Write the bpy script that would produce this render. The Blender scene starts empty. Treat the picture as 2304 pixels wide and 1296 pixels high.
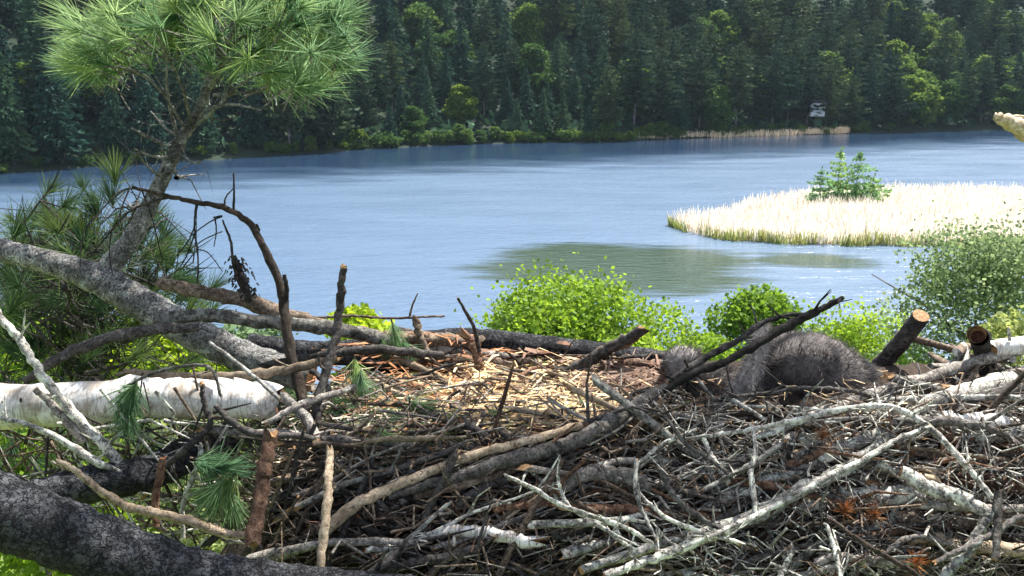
import bpy, math, random
import numpy as np
from mathutils import Vector, Matrix
R = math.radians
rnd = random.Random(11)
scene = bpy.context.scene
C = scene.collection

# ------------------------------------------------------------------ camera, sky, sun, exposure
CAM_Z = 20.0
FPX = 2000.0                       # focal length in pixels of the 2304 px wide photograph
PITCH = math.atan(488 / FPX)
cam_d = bpy.data.cameras.new('camera'); cam = bpy.data.objects.new('camera', cam_d); C.objects.link(cam)
cam_d.sensor_width = 36; cam_d.lens = 36 * FPX / 2304
cam_d.clip_start = 0.05; cam_d.clip_end = 4000
cam.location = (0, 0, CAM_Z); cam.rotation_euler = (math.pi / 2 - PITCH, 0, 0)
scene.camera = cam

SUN_EL, SUN_AZ = R(59), R(42)      # azimuth clockwise from +Y (towards +X)
world = bpy.data.worlds.new('World'); scene.world = world; world.use_nodes = True
nt = world.node_tree; nt.nodes.clear()
sky = nt.nodes.new('ShaderNodeTexSky'); sky.sky_type = 'NISHITA'; sky.sun_disc = False
sky.sun_elevation = SUN_EL; sky.sun_rotation = SUN_AZ; sky.air_density = 1.0; sky.dust_density = 2.0
bg = nt.nodes.new('ShaderNodeBackground'); bg.inputs[1].default_value = 0.078
out = nt.nodes.new('ShaderNodeOutputWorld')
wtc = nt.nodes.new('ShaderNodeTexCoord'); wmp = nt.nodes.new('ShaderNodeMapping'); wmp.inputs['Scale'].default_value = (1, 1, 2.2)
wn = nt.nodes.new('ShaderNodeTexNoise'); wn.inputs['Scale'].default_value = 2.2; wn.inputs['Detail'].default_value = 6
wr = nt.nodes.new('ShaderNodeValToRGB'); wr.color_ramp.elements[0].position = .44; wr.color_ramp.elements[1].position = .68
wr.color_ramp.elements[1].color = (.75, .75, .75, 1)
wmx = nt.nodes.new('ShaderNodeMix'); wmx.data_type = 'RGBA'; wmx.inputs[7].default_value = (9.5, 9.8, 10.2, 1)   # sunlit cloud
nt.links.new(wtc.outputs['Generated'], wmp.inputs[0]); nt.links.new(wmp.outputs[0], wn.inputs['Vector']); nt.links.new(wn.outputs[0], wr.inputs[0])
nt.links.new(wr.outputs[0], wmx.inputs[0]); nt.links.new(sky.outputs[0], wmx.inputs[6]); nt.links.new(wmx.outputs[2], bg.inputs[0]); nt.links.new(bg.outputs[0], out.inputs[0])
sun_d = bpy.data.lights.new('sun', 'SUN'); sun_d.energy = 5.0; sun_d.angle = R(0.53); sun_d.color = (1, 0.955, 0.88)
sun = bpy.data.objects.new('sun', sun_d); C.objects.link(sun)
sdir = Vector((math.sin(SUN_AZ) * math.cos(SUN_EL), math.cos(SUN_AZ) * math.cos(SUN_EL), math.sin(SUN_EL)))
sun.rotation_euler = sdir.to_track_quat('Z', 'Y').to_euler()
scene.view_settings.view_transform = 'Standard'; scene.view_settings.look = 'None'
scene.view_settings.exposure = 1.28; scene.view_settings.gamma = 1.0
scene.render.engine = 'CYCLES'
cy = scene.cycles
cy.max_bounces = 6; cy.diffuse_bounces = 3; cy.glossy_bounces = 3; cy.transmission_bounces = 4
cy.transparent_max_bounces = 4; cy.caustics_reflective = False; cy.caustics_refractive = False
cy.use_denoising = True
cy.sample_clamp_indirect = 6

# ------------------------------------------------------------------ projection helpers
cp, sp = math.cos(PITCH), math.sin(PITCH)
def ray(px, py):
    u = (px - 1152) / FPX; v = (648 - py) / FPX
    return Vector((u, cp + v * sp, -sp + v * cp))
def at(px, py, Y):
    d = ray(px, py); return Vector((0, 0, CAM_Z)) + d * (Y / d.y)
def at_z(px, py, z):
    d = ray(px, py); return Vector((0, 0, CAM_Z)) + d * ((z - CAM_Z) / d.z)
def pix(p):
    q = Vector(p) - Vector((0, 0, CAM_Z))
    f = q.y * cp - q.z * sp; up = q.y * sp + q.z * cp
    return 1152 + FPX * q.x / f, 648 - FPX * up / f

# ------------------------------------------------------------------ object helpers
def tag(o, label=None, cat=None, group=None, kind=None):
    if label: o['label'] = label
    if cat: o['category'] = cat
    if group: o['group'] = group
    if kind: o['kind'] = kind
    return o
def empty(name, loc=(0, 0, 0)):
    o = bpy.data.objects.new(name, None); C.objects.link(o); o.location = loc; o.empty_display_size = 0.1
    return o
def link(name, me, parent=None):
    o = bpy.data.objects.new(name, me); C.objects.link(o)
    if parent: o.parent = parent
    return o
class MB:
    def __init__(s): s.v = []; s.f = []; s.m = []; s.sm = []; s.uv = {}
    def add(s, vs, fs, mi=0, smooth=True):
        b = len(s.v); s.v += [tuple(p) for p in vs]
        for f in fs:
            s.f.append(tuple(i + b for i in f)); s.m.append(mi); s.sm.append(smooth)
    def mesh(s, name, mats):
        me = bpy.data.meshes.new(name); me.from_pydata(s.v, [], s.f)
        if not isinstance(mats, (list, tuple)): mats = [mats]
        for m in mats: me.materials.append(m)
        me.polygons.foreach_set('material_index', np.array(s.m, dtype=np.int32))
        me.polygons.foreach_set('use_smooth', np.array(s.sm, dtype=bool))
        me.update(); return me
    def build(s, name, mats, parent=None, origin=None):
        if origin is not None:
            ox, oy, oz = origin; s.v = [(x - ox, y - oy, z - oz) for x, y, z in s.v]
        me = s.mesh(name, mats); o = link(name, me, parent)
        if origin is not None: o.location = origin
        return o
def cards_mesh(name, P, mats, quads=True):
    """P: (n,4,3) or (n,3,3) array of separate faces."""
    P = np.asarray(P, dtype=np.float32); n, k = P.shape[0], P.shape[1]
    me = bpy.data.meshes.new(name)
    me.vertices.add(n * k); me.vertices.foreach_set('co', P.reshape(-1))
    me.loops.add(n * k); me.loops.foreach_set('vertex_index', np.arange(n * k, dtype=np.int32))
    me.polygons.add(n); me.polygons.foreach_set('loop_start', np.arange(0, n * k, k, dtype=np.int32))
    if not isinstance(mats, (list, tuple)): mats = [mats]
    for m in mats: me.materials.append(m)
    me.update(calc_edges=True); return me

def spline(pts, n):
    """Catmull-Rom through pts (each a tuple of floats), n samples."""
    P = [np.array(p, dtype=float) for p in pts]
    if len(P) == 2:
        return [P[0] + (P[1] - P[0]) * t for t in np.linspace(0, 1, n)]
    P = [2 * P[0] - P[1]] + P + [2 * P[-1] - P[-2]]
    seg = len(P) - 3; outp = []
    for t in np.linspace(0, seg, n):
        i = min(int(t), seg - 1); u = t - i
        a, b, c, d = P[i:i + 4]
        outp.append(0.5 * (2 * b + (c - a) * u + (2 * a - 5 * b + 4 * c - d) * u * u + (3 * b - a - 3 * c + d) * u ** 3))
    return outp
def tube(mb, pts, rad, sides=8, rough=0.0, knots=0, seed=0, caps=(1, 1), mi=0, capmi=1, jag=(0, 0)):
    """tapered tube; rough = relative radius noise; caps: 0 none, 1 flat cut; jag = splintered end length in radii"""
    r = random.Random(seed)
    pts = [Vector(p) for p in pts]; n = len(pts)
    T = [(pts[min(i + 1, n - 1)] - pts[max(i - 1, 0)]).normalized() for i in range(n)]
    ref = Vector((0, 0, 1)) if abs(T[0].z) < 0.9 else Vector((1, 0, 0))
    N = (ref - T[0] * ref.dot(T[0])).normalized()
    ks = [(r.randrange(1, max(2, n - 1)), r.random() * 6.283, r.uniform(.1, .28)) for _ in range(knots)]
    vs = []; fs = []; ph = [r.random() * 6.28 for _ in range(4)]
    ells = 1 + rough * r.uniform(-.8, .8)
    for i in range(n):
        N = (N - T[i] * N.dot(T[i])).normalized(); B = T[i].cross(N)
        for k in range(sides):
            a = 2 * math.pi * k / sides
            rr = rad[i] * (1 + rough * (r.uniform(-.5, .5) + .6 * math.sin(2 * a + ph[0] + i * .9) + .4 * math.sin(3 * a + ph[1] - i * 1.7)))
            for ki, ka, kh in ks:
                if ki == i: rr *= 1 + kh * max(0, math.cos(a - ka)) ** 2
            off = Vector((0, 0, 0))
            if i == 0 and jag[0]: off = -T[i] * rad[i] * r.uniform(0, jag[0])
            if i == n - 1 and jag[1]: off = T[i] * rad[i] * r.uniform(0, jag[1])
            vs.append(pts[i] + N * (math.cos(a) * rr * ells) + B * (math.sin(a) * rr / ells) + off)
    for i in range(n - 1):
        for k in range(sides):
            k2 = (k + 1) % sides
            fs.append((i * sides + k, i * sides + k2, (i + 1) * sides + k2, (i + 1) * sides + k))
    mb.add(vs, fs, mi, True)
    for e, (i, c) in enumerate(((0, caps[0]), (n - 1, caps[1]))):
        if c:
            ring = [vs[i * sides + k] for k in range(sides)]
            cen = sum(ring, Vector((0, 0, 0))) / sides
            cen = cen + T[i] * rad[i] * (0.06 if e else -0.06)
            fcs = [(k, (k + 1) % sides, sides) if e else ((k + 1) % sides, k, sides) for k in range(sides)]
            mb.add(ring + [cen], fcs, capmi, False)

# ------------------------------------------------------------------ materials
def newmat(name):
    m = bpy.data.materials.new(name); m.use_nodes = True
    t = m.node_tree; b = t.nodes['Principled BSDF']; return m, t, b
def N_(t, kind, **kw):
    n = t.nodes.new(kind)
    for k, v in kw.items():
        if k in n.inputs: n.inputs[k].default_value = v
        else: setattr(n, k, v)
    return n
def ramp(t, src, stops):
    r = t.nodes.new('ShaderNodeValToRGB'); t.links.new(src, r.inputs[0])
    els = r.color_ramp.elements
    while len(els) < len(stops): els.new(0.5)
    for e, (p, c) in zip(els, stops):
        e.position = p; e.color = (*c, 1) if len(c) == 3 else c
    return r.outputs[0]
def mix(t, fac, a, b, mode='MIX'):
    n = t.nodes.new('ShaderNodeMix'); n.data_type = 'RGBA'; n.blend_type = mode
    for sock, val in ((n.inputs[0], fac), (n.inputs[6], a), (n.inputs[7], b)):
        if hasattr(val, 'links') or hasattr(val, 'is_output'): t.links.new(val, sock)
        elif isinstance(val, (int, float)): sock.default_value = val
        else: sock.default_value = (*val, 1)
    return n.outputs[2]
def mapped(t, scale=(1, 1, 1), coord='Object'):
    tc = t.nodes.new('ShaderNodeTexCoord'); mp = t.nodes.new('ShaderNodeMapping')
    t.links.new(tc.outputs[coord], mp.inputs[0]); mp.inputs['Scale'].default_value = scale
    return mp.outputs[0]
def world_pos(t): return t.nodes.new('ShaderNodeNewGeometry').outputs['Position']
def noise(t, vec, scale, detail=4, rough=.6):
    n = N_(t, 'ShaderNodeTexNoise'); n.inputs['Scale'].default_value = scale
    n.inputs['Detail'].default_value = detail; n.inputs['Roughness'].default_value = rough
    if vec is not None: t.links.new(vec, n.inputs['Vector'])
    return n.outputs[0]
def bump(t, b, h, strength, dist):
    n = t.nodes.new('ShaderNodeBump'); n.inputs['Strength'].default_value = strength; n.inputs['Distance'].default_value = dist
    t.links.new(h, n.inputs['Height']); t.links.new(n.outputs[0], b.inputs['Normal']); return n
def objrand(t): return t.nodes.new('ShaderNodeObjectInfo').outputs['Random']

def bark_mat(name, c1, c2, c3, lichen=None, lthr=.6, scale=60, bs=.6, bd=.004, rand=True, plates=0):
    m, t, b = newmat(name); w = world_pos(t)
    n1 = noise(t, w, scale, 6, .72); n2 = noise(t, w, scale * .2, 3, .6); n0 = noise(t, w, scale * 3.2, 4, .7)
    mx = t.nodes.new('ShaderNodeMath'); mx.operation = 'MULTIPLY_ADD'; mx.inputs[1].default_value = .45; t.links.new(n0, mx.inputs[0])
    m2 = t.nodes.new('ShaderNodeMath'); m2.operation = 'MULTIPLY'; m2.inputs[1].default_value = .62; t.links.new(n1, m2.inputs[0]); t.links.new(m2.outputs[0], mx.inputs[2])
    h = mx.outputs[0]
    col = ramp(t, h, [(.42, tuple(x * .45 for x in c1)), (.52, c2), (.61, c3)])
    col = mix(t, ramp(t, n2, [(.4, (.0, 0, 0)), (.62, (.6, .6, .6))]), col, tuple(x * .6 for x in c1))
    if lichen:
        nl = noise(t, w, scale * .45, 7, .75)
        col = mix(t, ramp(t, nl, [(lthr - .03, (0, 0, 0)), (lthr + .05, (.9, .9, .9))]), col, lichen)
    if plates:
        vo = t.nodes.new('ShaderNodeTexVoronoi'); vo.feature = 'DISTANCE_TO_EDGE'; vo.inputs['Scale'].default_value = plates
        wv = t.nodes.new('ShaderNodeMix'); wv.data_type = 'VECTOR'; wv.inputs[0].default_value = .06
        nn = N_(t, 'ShaderNodeTexNoise'); nn.inputs['Scale'].default_value = plates * .8; t.links.new(w, nn.inputs['Vector'])
        t.links.new(w, wv.inputs[4]); t.links.new(nn.outputs['Color'], wv.inputs[5]); t.links.new(wv.outputs[1], vo.inputs['Vector'])
        ck = ramp(t, vo.outputs['Distance'], [(.0, (.25, .25, .25)), (.1, (1, 1, 1))])
        col = mix(t, ck, tuple(x * .45 for x in c1), col)
        m3 = t.nodes.new('ShaderNodeMath'); m3.operation = 'MULTIPLY_ADD'; m3.inputs[1].default_value = .7; t.links.new(ck, m3.inputs[0]); t.links.new(h, m3.inputs[2]); h = m3.outputs[0]
    if rand:
        rr = ramp(t, objrand(t), [(0, (.22, .21, .2)), (.45, (.8, .79, .77)), (1, (1.4, 1.36, 1.28))])
        col = mix(t, 1.0, col, rr, 'MULTIPLY')
    t.links.new(col, b.inputs['Base Color']); b.inputs['Roughness'].default_value = .9
    b.inputs['Specular IOR Level'].default_value = .25
    bump(t, b, h, min(1, bs * 1.4), bd * 1.5); return m
M = {}
M['pine_bark'] = bark_mat('pine_bark', (.09, .085, .082), (.3, .29, .28), (.5, .49, .47), (.54, .57, .54), .57, 42, .9, .008, rand=False, plates=75)
M['trunk_bark'] = bark_mat('trunk_bark', (.016, .016, .02), (.05, .052, .06), (.12, .125, .135), (.24, .25, .24), .68, 30, 1.0, .014, rand=False, plates=55)
M['grey_stick'] = bark_mat('grey_stick', (.06, .053, .05), (.22, .2, .185), (.44, .415, .39), (.52, .54, .5), .59, 90)
M['brown_stick'] = bark_mat('brown_stick', (.04, .03, .024), (.14, .105, .08), (.31, .245, .19), (.42, .42, .37), .64, 90)
M['red_stick'] = bark_mat('red_stick', (.05, .028, .02), (.16, .085, .055), (.3, .19, .13), (.42, .38, .33), .66, 80)
M['lichen_stick'] = bark_mat('lichen_stick', (.05, .047, .044), (.29, .28, .262), (.62, .605, .575), (.7, .73, .66), .53, 80)
M['dark_stick'] = bark_mat('dark_stick', (.018, .017, .017), (.055, .05, .048), (.13, .12, .115), (.3, .32, .3), .7, 80)
M['pale_stick'] = bark_mat('pale_stick', (.2, .15, .1), (.42, .33, .24), (.6, .5, .38), None, .6, 70)
M['weathered'] = bark_mat('weathered', (.09, .085, .085), (.19, .18, .18), (.3, .29, .285), None, .6, 60)
def birch():
    m, t, b = newmat('birch_bark'); w = world_pos(t)
    n1 = noise(t, w, 14, 5, .65)
    v = mapped(t, (260, 30, 30)); n2 = noise(t, v, 1, 3, .6)
    col = ramp(t, n1, [(.3, (.4, .36, .31)), (.42, (.68, .66, .62)), (.6, (.83, .82, .8))])
    col = mix(t, ramp(t, n2, [(.5, (0, 0, 0)), (.66, (.7, .7, .7))]), col, (.16, .12, .095))
    n5 = noise(t, w, 9, 4, .6); col = mix(t, ramp(t, n5, [(.55, (0, 0, 0)), (.64, (.7, .7, .7))]), col, (.26, .2, .14))
    n3 = noise(t, w, 45, 5, .7)
    col = mix(t, ramp(t, n3, [(.5, (0, 0, 0)), (.66, (.8, .8, .8))]), col, (.24, .18, .13))
    t.links.new(col, b.inputs['Base Color']); b.inputs['Roughness'].default_value = .8
    bump(t, b, n3, .5, .004); return m
M['birch'] = birch()
def cutwood(name, a, c):
    m, t, b = newmat(name); w = world_pos(t)
    n = noise(t, w, 150, 6, .75); t.links.new(ramp(t, n, [(.32, tuple(x * .45 for x in a)), (.5, a), (.66, c)]), b.inputs['Base Color']); b.inputs['Roughness'].default_value = .85
    bump(t, b, n, .5, .002); return m
M['cut'] = cutwood('cut_wood', (.3, .16, .065), (.52, .36, .2))
M['cut_red'] = cutwood('cut_wood_red', (.2, .06, .02), (.5, .22, .08))
M['cut_dark'] = cutwood('hollow_wood', (.05, .016, .008), (.16, .05, .02))
M['pale_wood'] = cutwood('pale_wood', (.5, .38, .23), (.78, .7, .56))
def leafmat(name, c1, c2, trans=.35, vrand=.35, sat=None, rough=.6, nscale=.5, spec=.3):
    m, t, b = newmat(name); w = world_pos(t)
    n = noise(t, w, nscale, 3, .6)
    geo = t.nodes.new('ShaderNodeNewGeometry')
    col = ramp(t, n, [(.32, c1), (.68, c2)])
    rr = ramp(t, geo.outputs['Random Per Island'], [(0, (1 - vrand,) * 3), (1, (1 + vrand,) * 3)])
    col = mix(t, 1.0, col, rr, 'MULTIPLY')
    ro = ramp(t, objrand(t), [(0, (.6, .72, .85)), (.5, (1, 1, 1)), (1, (1.45, 1.25, .9))])
    col = mix(t, 1.0, col, ro, 'MULTIPLY')
    t.links.new(col, b.inputs['Base Color']); b.inputs['Roughness'].default_value = rough
    b.inputs['Specular IOR Level'].default_value = spec
    if trans:
        tr = t.nodes.new('ShaderNodeBsdfTranslucent'); ms = t.nodes.new('ShaderNodeMixShader'); ms.inputs[0].default_value = trans
        hs = t.nodes.new('ShaderNodeHueSaturation'); hs.inputs['Value'].default_value = 1.5; hs.inputs['Hue'].default_value = .485
        t.links.new(col, hs.inputs['Color']); t.links.new(hs.outputs[0], tr.inputs[0])
        t.links.new(b.outputs[0], ms.inputs[1]); t.links.new(tr.outputs[0], ms.inputs[2])
        t.links.new(ms.outputs[0], t.nodes['Material Output'].inputs[0])
    return m
M['spring_leaf'] = leafmat('spring_leaf', (.14, .25, .014), (.25, .38, .035), .5, .35)
M['soft_leaf'] = leafmat('soft_leaf', (.14, .21, .075), (.26, .33, .15), .45, .35)
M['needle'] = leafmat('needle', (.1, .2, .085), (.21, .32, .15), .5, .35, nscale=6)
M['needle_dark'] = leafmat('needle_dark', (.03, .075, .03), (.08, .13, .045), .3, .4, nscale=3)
M['needle_dry'] = leafmat('needle_dry', (.24, .09, .03), (.42, .19, .07), .2, .3, nscale=20)
M['spruce'] = leafmat('spruce', (.023, .058, .042), (.046, .095, .055), .18, .45, nscale=.12, spec=.05)
M['far_pine'] = leafmat('far_pine', (.03, .056, .036), (.056, .09, .045), .15, .4, nscale=.12, spec=.05)
M['far_leaf'] = leafmat('far_leaf', (.055, .115, .026), (.11, .185, .04), .35, .4, nscale=.12, spec=.05)
M['island_pine'] = leafmat('island_pine', (.12, .25, .1), (.22, .36, .15), .45, .35, nscale=.6)
M['far_trunk'] = bark_mat('far_trunk', (.06, .05, .045), (.16, .14, .13), (.3, .27, .25), None, .6, 2, .3, .02, rand=False)
def reedmat(name, a, b_, trans):
    return leafmat(name, a, b_, trans, .42, nscale=.3, rough=.8)
M['reed'] = reedmat('dry_reed', (.74, .66, .54), (.86, .81, .71), .3)
M['green_reed'] = reedmat('green_reed', (.13, .21, .06), (.28, .32, .13), .3)
M['straw'] = leafmat('straw', (.3, .21, .12), (.78, .67, .5), .15, .6, nscale=22)
M['shred'] = leafmat('bark_shred', (.2, .085, .045), (.4, .22, .13), .1, .4, nscale=14)
def core_mat():
    m, t, b = newmat('nest_litter'); w = world_pos(t); n = noise(t, w, 60, 6, .7)
    t.links.new(ramp(t, n, [(.3, (.012, .009, .007)), (.6, (.07, .045, .03)), (.75, (.16, .11, .07))]), b.inputs['Base Color'])
    b.inputs['Roughness'].default_value = 1; bump(t, b, n, 1, .02); return m
M['core'] = core_mat()
def ground_mat(name, a, c, s):
    m, t, b = newmat(name); w = world_pos(t); n = noise(t, w, s, 6, .7)
    t.links.new(ramp(t, n, [(.3, a), (.7, c)]), b.inputs['Base Color']); b.inputs['Roughness'].default_value = 1
    bump(t, b, n, .6, .2); return m
M['grass'] = ground_mat('meadow_grass', (.07, .12, .02), (.17, .22, .05), .9)
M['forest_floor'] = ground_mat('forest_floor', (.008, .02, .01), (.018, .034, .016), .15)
M['mud'] = ground_mat('island_peat', (.2, .15, .1), (.4, .32, .22), .6)
def plain(name, c, ro):
    m, t, b = newmat(name); b.inputs['Base Color'].default_value = (*c, 1); b.inputs['Roughness'].default_value = ro; return m
M['white_paint'] = plain('white_paint', (.78, .78, .77), .5)
M['roof'] = cutwood('dark_roof', (.06, .06, .065), (.1, .1, .11))
def glass():
    m, t, b = newmat('window_glass'); b.inputs['Base Color'].default_value = (.02, .025, .03, 1); b.inputs['Roughness'].default_value = .08; return m
M['glass'] = glass()

# ------------------------------------------------------------------ water
def water_mat():
    m, t, b = newmat('lake_water'); w = world_pos(t)
    sep = t.nodes.new('ShaderNodeSeparateXYZ'); t.links.new(w, sep.inputs[0])
    def math_(op, a, b2=None):
        n = t.nodes.new('ShaderNodeMath'); n.operation = op; n.use_clamp = False
        for i, v in enumerate((a, b2)):
            if v is None: continue
            if isinstance(v, (int, float)): n.inputs[i].default_value = v
            else: t.links.new(v, n.inputs[i])
        return n.outputs[0]
    mp = t.nodes.new('ShaderNodeMapping'); t.links.new(w, mp.inputs[0]); mp.inputs['Scale'].default_value = (.55, 1.6, 1)
    n1 = noise(t, mp.outputs[0], 1.1, 3, .6)
    mp2 = t.nodes.new('ShaderNodeMapping'); t.links.new(w, mp2.inputs[0]); mp2.inputs['Scale'].default_value = (.04, .13, 1)
    n2 = noise(t, mp2.outputs[0], 1.0, 3, .6)
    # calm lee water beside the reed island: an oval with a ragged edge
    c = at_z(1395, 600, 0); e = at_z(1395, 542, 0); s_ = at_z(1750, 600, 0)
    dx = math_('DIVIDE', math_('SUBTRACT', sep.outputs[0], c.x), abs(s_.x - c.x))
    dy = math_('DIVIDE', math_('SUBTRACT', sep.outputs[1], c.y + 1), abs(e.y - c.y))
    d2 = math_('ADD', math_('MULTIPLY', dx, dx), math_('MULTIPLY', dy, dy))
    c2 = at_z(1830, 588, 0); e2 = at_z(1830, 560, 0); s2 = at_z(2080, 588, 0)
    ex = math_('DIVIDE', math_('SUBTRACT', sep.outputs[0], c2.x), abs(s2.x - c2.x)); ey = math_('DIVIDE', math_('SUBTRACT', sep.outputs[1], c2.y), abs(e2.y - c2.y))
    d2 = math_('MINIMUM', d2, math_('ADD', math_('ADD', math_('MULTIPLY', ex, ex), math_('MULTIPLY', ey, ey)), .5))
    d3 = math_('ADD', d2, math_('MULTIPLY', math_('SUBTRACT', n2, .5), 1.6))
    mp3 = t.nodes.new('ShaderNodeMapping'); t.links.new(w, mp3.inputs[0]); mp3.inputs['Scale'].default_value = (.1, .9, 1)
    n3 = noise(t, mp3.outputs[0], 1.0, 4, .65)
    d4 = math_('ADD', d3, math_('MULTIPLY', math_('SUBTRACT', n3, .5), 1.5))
    painted_refl = ramp(t, d4, [(.55, (1, 1, 1)), (1.1, (0, 0, 0))])
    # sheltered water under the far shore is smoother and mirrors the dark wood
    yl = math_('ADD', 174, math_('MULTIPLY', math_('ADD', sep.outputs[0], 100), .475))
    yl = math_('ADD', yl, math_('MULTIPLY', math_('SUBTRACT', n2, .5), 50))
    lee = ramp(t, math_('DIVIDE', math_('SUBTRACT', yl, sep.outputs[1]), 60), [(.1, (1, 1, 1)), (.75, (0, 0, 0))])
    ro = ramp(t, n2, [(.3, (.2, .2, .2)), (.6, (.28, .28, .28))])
    ro = mix(t, lee, ro, (.07, .07, .07)); ro = mix(t, painted_refl, ro, (.09, .09, .09)); t.links.new(ro, b.inputs['Roughness'])
    # forest reflection painted as dark green base colour on the calm oval
    col = mix(t, painted_refl, (.095, .152, .235), (.03, .052, .028)); t.links.new(col, b.inputs['Base Color']); b.inputs['IOR'].default_value = 1.33
    col = mix(t, lee, col, (.018, .04, .085)); t.links.new(col, b.inputs['Base Color'])  # dark wood's reflection also painted into the base colour along the far shore
    sp_ = mix(t, painted_refl, (1, 1, 1), (.35, .35, .35)); t.links.new(sp_, b.inputs['Specular IOR Level'])
    n4 = noise(t, mp.outputs[0], 3.2, 3, .6); mp5 = t.nodes.new('ShaderNodeMapping'); t.links.new(w, mp5.inputs[0]); mp5.inputs['Scale'].default_value = (.2, .42, 1)
    n6 = noise(t, mp5.outputs[0], 1.0, 4, .7); hgt = math_('ADD', math_('ADD', n1, math_('MULTIPLY', n4, .4)), math_('MULTIPLY', n6, 2.2))
    bn = bump(t, b, hgt, .3, .35)
    st = mix(t, painted_refl, ramp(t, n3, [(.35, (.25, .25, .25)), (.65, (.5, .5, .5))]), (.13, .13, .13)); st = mix(t, lee, st, (.09, .09, .09)); t.links.new(st, bn.inputs['Strength'])
    return m
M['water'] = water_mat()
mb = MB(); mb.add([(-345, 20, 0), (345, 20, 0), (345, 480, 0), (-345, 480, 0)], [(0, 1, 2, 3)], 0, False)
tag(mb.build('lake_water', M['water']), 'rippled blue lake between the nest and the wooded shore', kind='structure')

# ------------------------------------------------------------------ far shore
SHORE = [(-900, 450), (-300, 408), (0, 390), (230, 372), (420, 362), (600, 350), (760, 340), (900, 330), (1100, 322), (1300, 319), (1400, 318), (1500, 312), (1700, 305), (1900, 300), (2100, 295), (2304, 291), (2700, 286), (3300, 280)]
sh = [at_z(a, b, 0) for a, b in SHORE]
shx = np.array([p.x for p in sh]); shy = np.array([p.y for p in sh])
def shore_y(x): return float(np.interp(x, shx, shy))
def hill_z(x, d):
    d = max(d, -3)
    return -0.4 + .3 * min(d + 3, 4) + .30 * max(0, min(d - 1, 130)) + .26 * max(0, min(d - 40, 110)) + 1.2 * math.sin(x * .05) * min(1, max(0, d) / 20)
mb = MB(); xs = np.linspace(-340, 340, 110); ds = [-3, -1, 1, 4, 8, 14, 22, 32, 45, 60, 80, 105, 135, 180, 260]
vs = [(x, shore_y(x) + d + .8 * math.sin(x * .7), hill_z(x, d)) for d in ds for x in xs]
nx = len(xs); fs = [(j * nx + i, j * nx + i + 1, (j + 1) * nx + i + 1, (j + 1) * nx + i) for j in range(len(ds) - 1) for i in range(nx - 1)]
mb.add(vs, fs); tag(mb.build('wooded_hillside', M['forest_floor']), kind='structure')

# ---- tree shapes
def rot_cards(centres, size, r, normal_up=.3, aspect=1.0, dirs=None):
    n = len(centres); c = np.asarray(centres)
    a = r.normal(size=(n, 3)); a[:, 2] *= .6; a /= np.linalg.norm(a, axis=1, keepdims=True)
    if dirs is not None: a = np.asarray(dirs) + a * .45; a /= np.linalg.norm(a, axis=1, keepdims=True)
    b = r.normal(size=(n, 3)); b[:, 2] *= normal_up; b = np.cross(a, b); b = np.cross(b, a) if False else b
    b /= np.linalg.norm(b, axis=1, keepdims=True) + 1e-9
    s = (np.asarray(size) * r.uniform(.6, 1.4, n))[:, None] if np.ndim(size) == 0 else np.asarray(size)[:, None]
    return np.stack([c - a * s * .5, c + b * s * .28 * aspect, c + a * s * .5, c - b * s * .28 * aspect], 1)
def conifer_crown(name, seed, H, W, bare, droop, mat, layered=1.0, step=.5, csize=.75, dens=2, pw=.8):
    r = np.random.default_rng(seed); P = []; S = []; D = []
    z = H * bare
    while z < H * .985:
        t = (z - H * bare) / (H * (1 - bare)); rad = W * .5 * ((1 - t) ** pw) * (.55 + .45 * min(1, t * 6)) * r.uniform(.7, 1.15) + .1
        nb = 5 + int(3 * (1 - t)); a0 = r.uniform(0, 6.28)
        for k in range(nb):
            a = a0 + 6.283 * k / nb + r.normal() * .25; L = rad * r.uniform(.55, 1.12); zb = z + r.normal() * step * .3
            for q in np.linspace(.12, 1, max(3, int(L / .5))):
                w = (.32 * L * (1 - .6 * q) + .12)
                for _ in range(dens):
                    P.append((math.cos(a) * L * q + r.normal() * w * .5, math.sin(a) * L * q + r.normal() * w * .5, zb - droop * L * q * q + .12 * r.normal()))
                    D.append((math.cos(a), math.sin(a), -droop)); S.append(csize * r.uniform(.6, 1.3) * (1 - .45 * t))
        z += step * r.uniform(.75, 1.3) * layered
    for q in range(6): P.append((0, 0, H * (.96 + .008 * q))); D.append((0, 0, 1)); S.append(.5)
    return cards_mesh(name, rot_cards(np.array(P), np.array(S), r, .25, 1.1, np.array(D)), mat)
def leaf_crown(name, seed, H, W, lumps, n, size, mat, base=.2, flat=1.0):
    r = np.random.default_rng(seed); L = []
    for _ in range(lumps):
        a = r.uniform(0, 6.28); q = math.sqrt(r.uniform(0, 1)); z = r.uniform(base, .88)
        env = math.sin(math.pi * min(1, max(.12, (z - base * .5) / (1.02 - base * .5)) ) ** .8)
        rl = r.uniform(.12, .27) * W
        L.append((math.cos(a) * q * W * .40 * env, math.sin(a) * q * W * .40 * env, z * H, rl, rl * r.uniform(.6, .9) * flat))
    P = []
    per = n // lumps
    for x, y, z, rl, rz in L:
        d = r.normal(size=(per, 3)); d /= np.linalg.norm(d, axis=1, keepdims=True)
        rr = r.uniform(.45, 1.08, (per, 1)) ** .6
        rr *= 1 + .25 * r.normal(size=(per, 1)) * (r.uniform(size=(per, 1)) < .3)
        P.append(d * rr * np.array([rl, rl, rz]) + np.array([x, y, z]))
    return cards_mesh(name, rot_cards(np.concatenate(P), size, r, 1.0, 1.5), mat)
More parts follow.
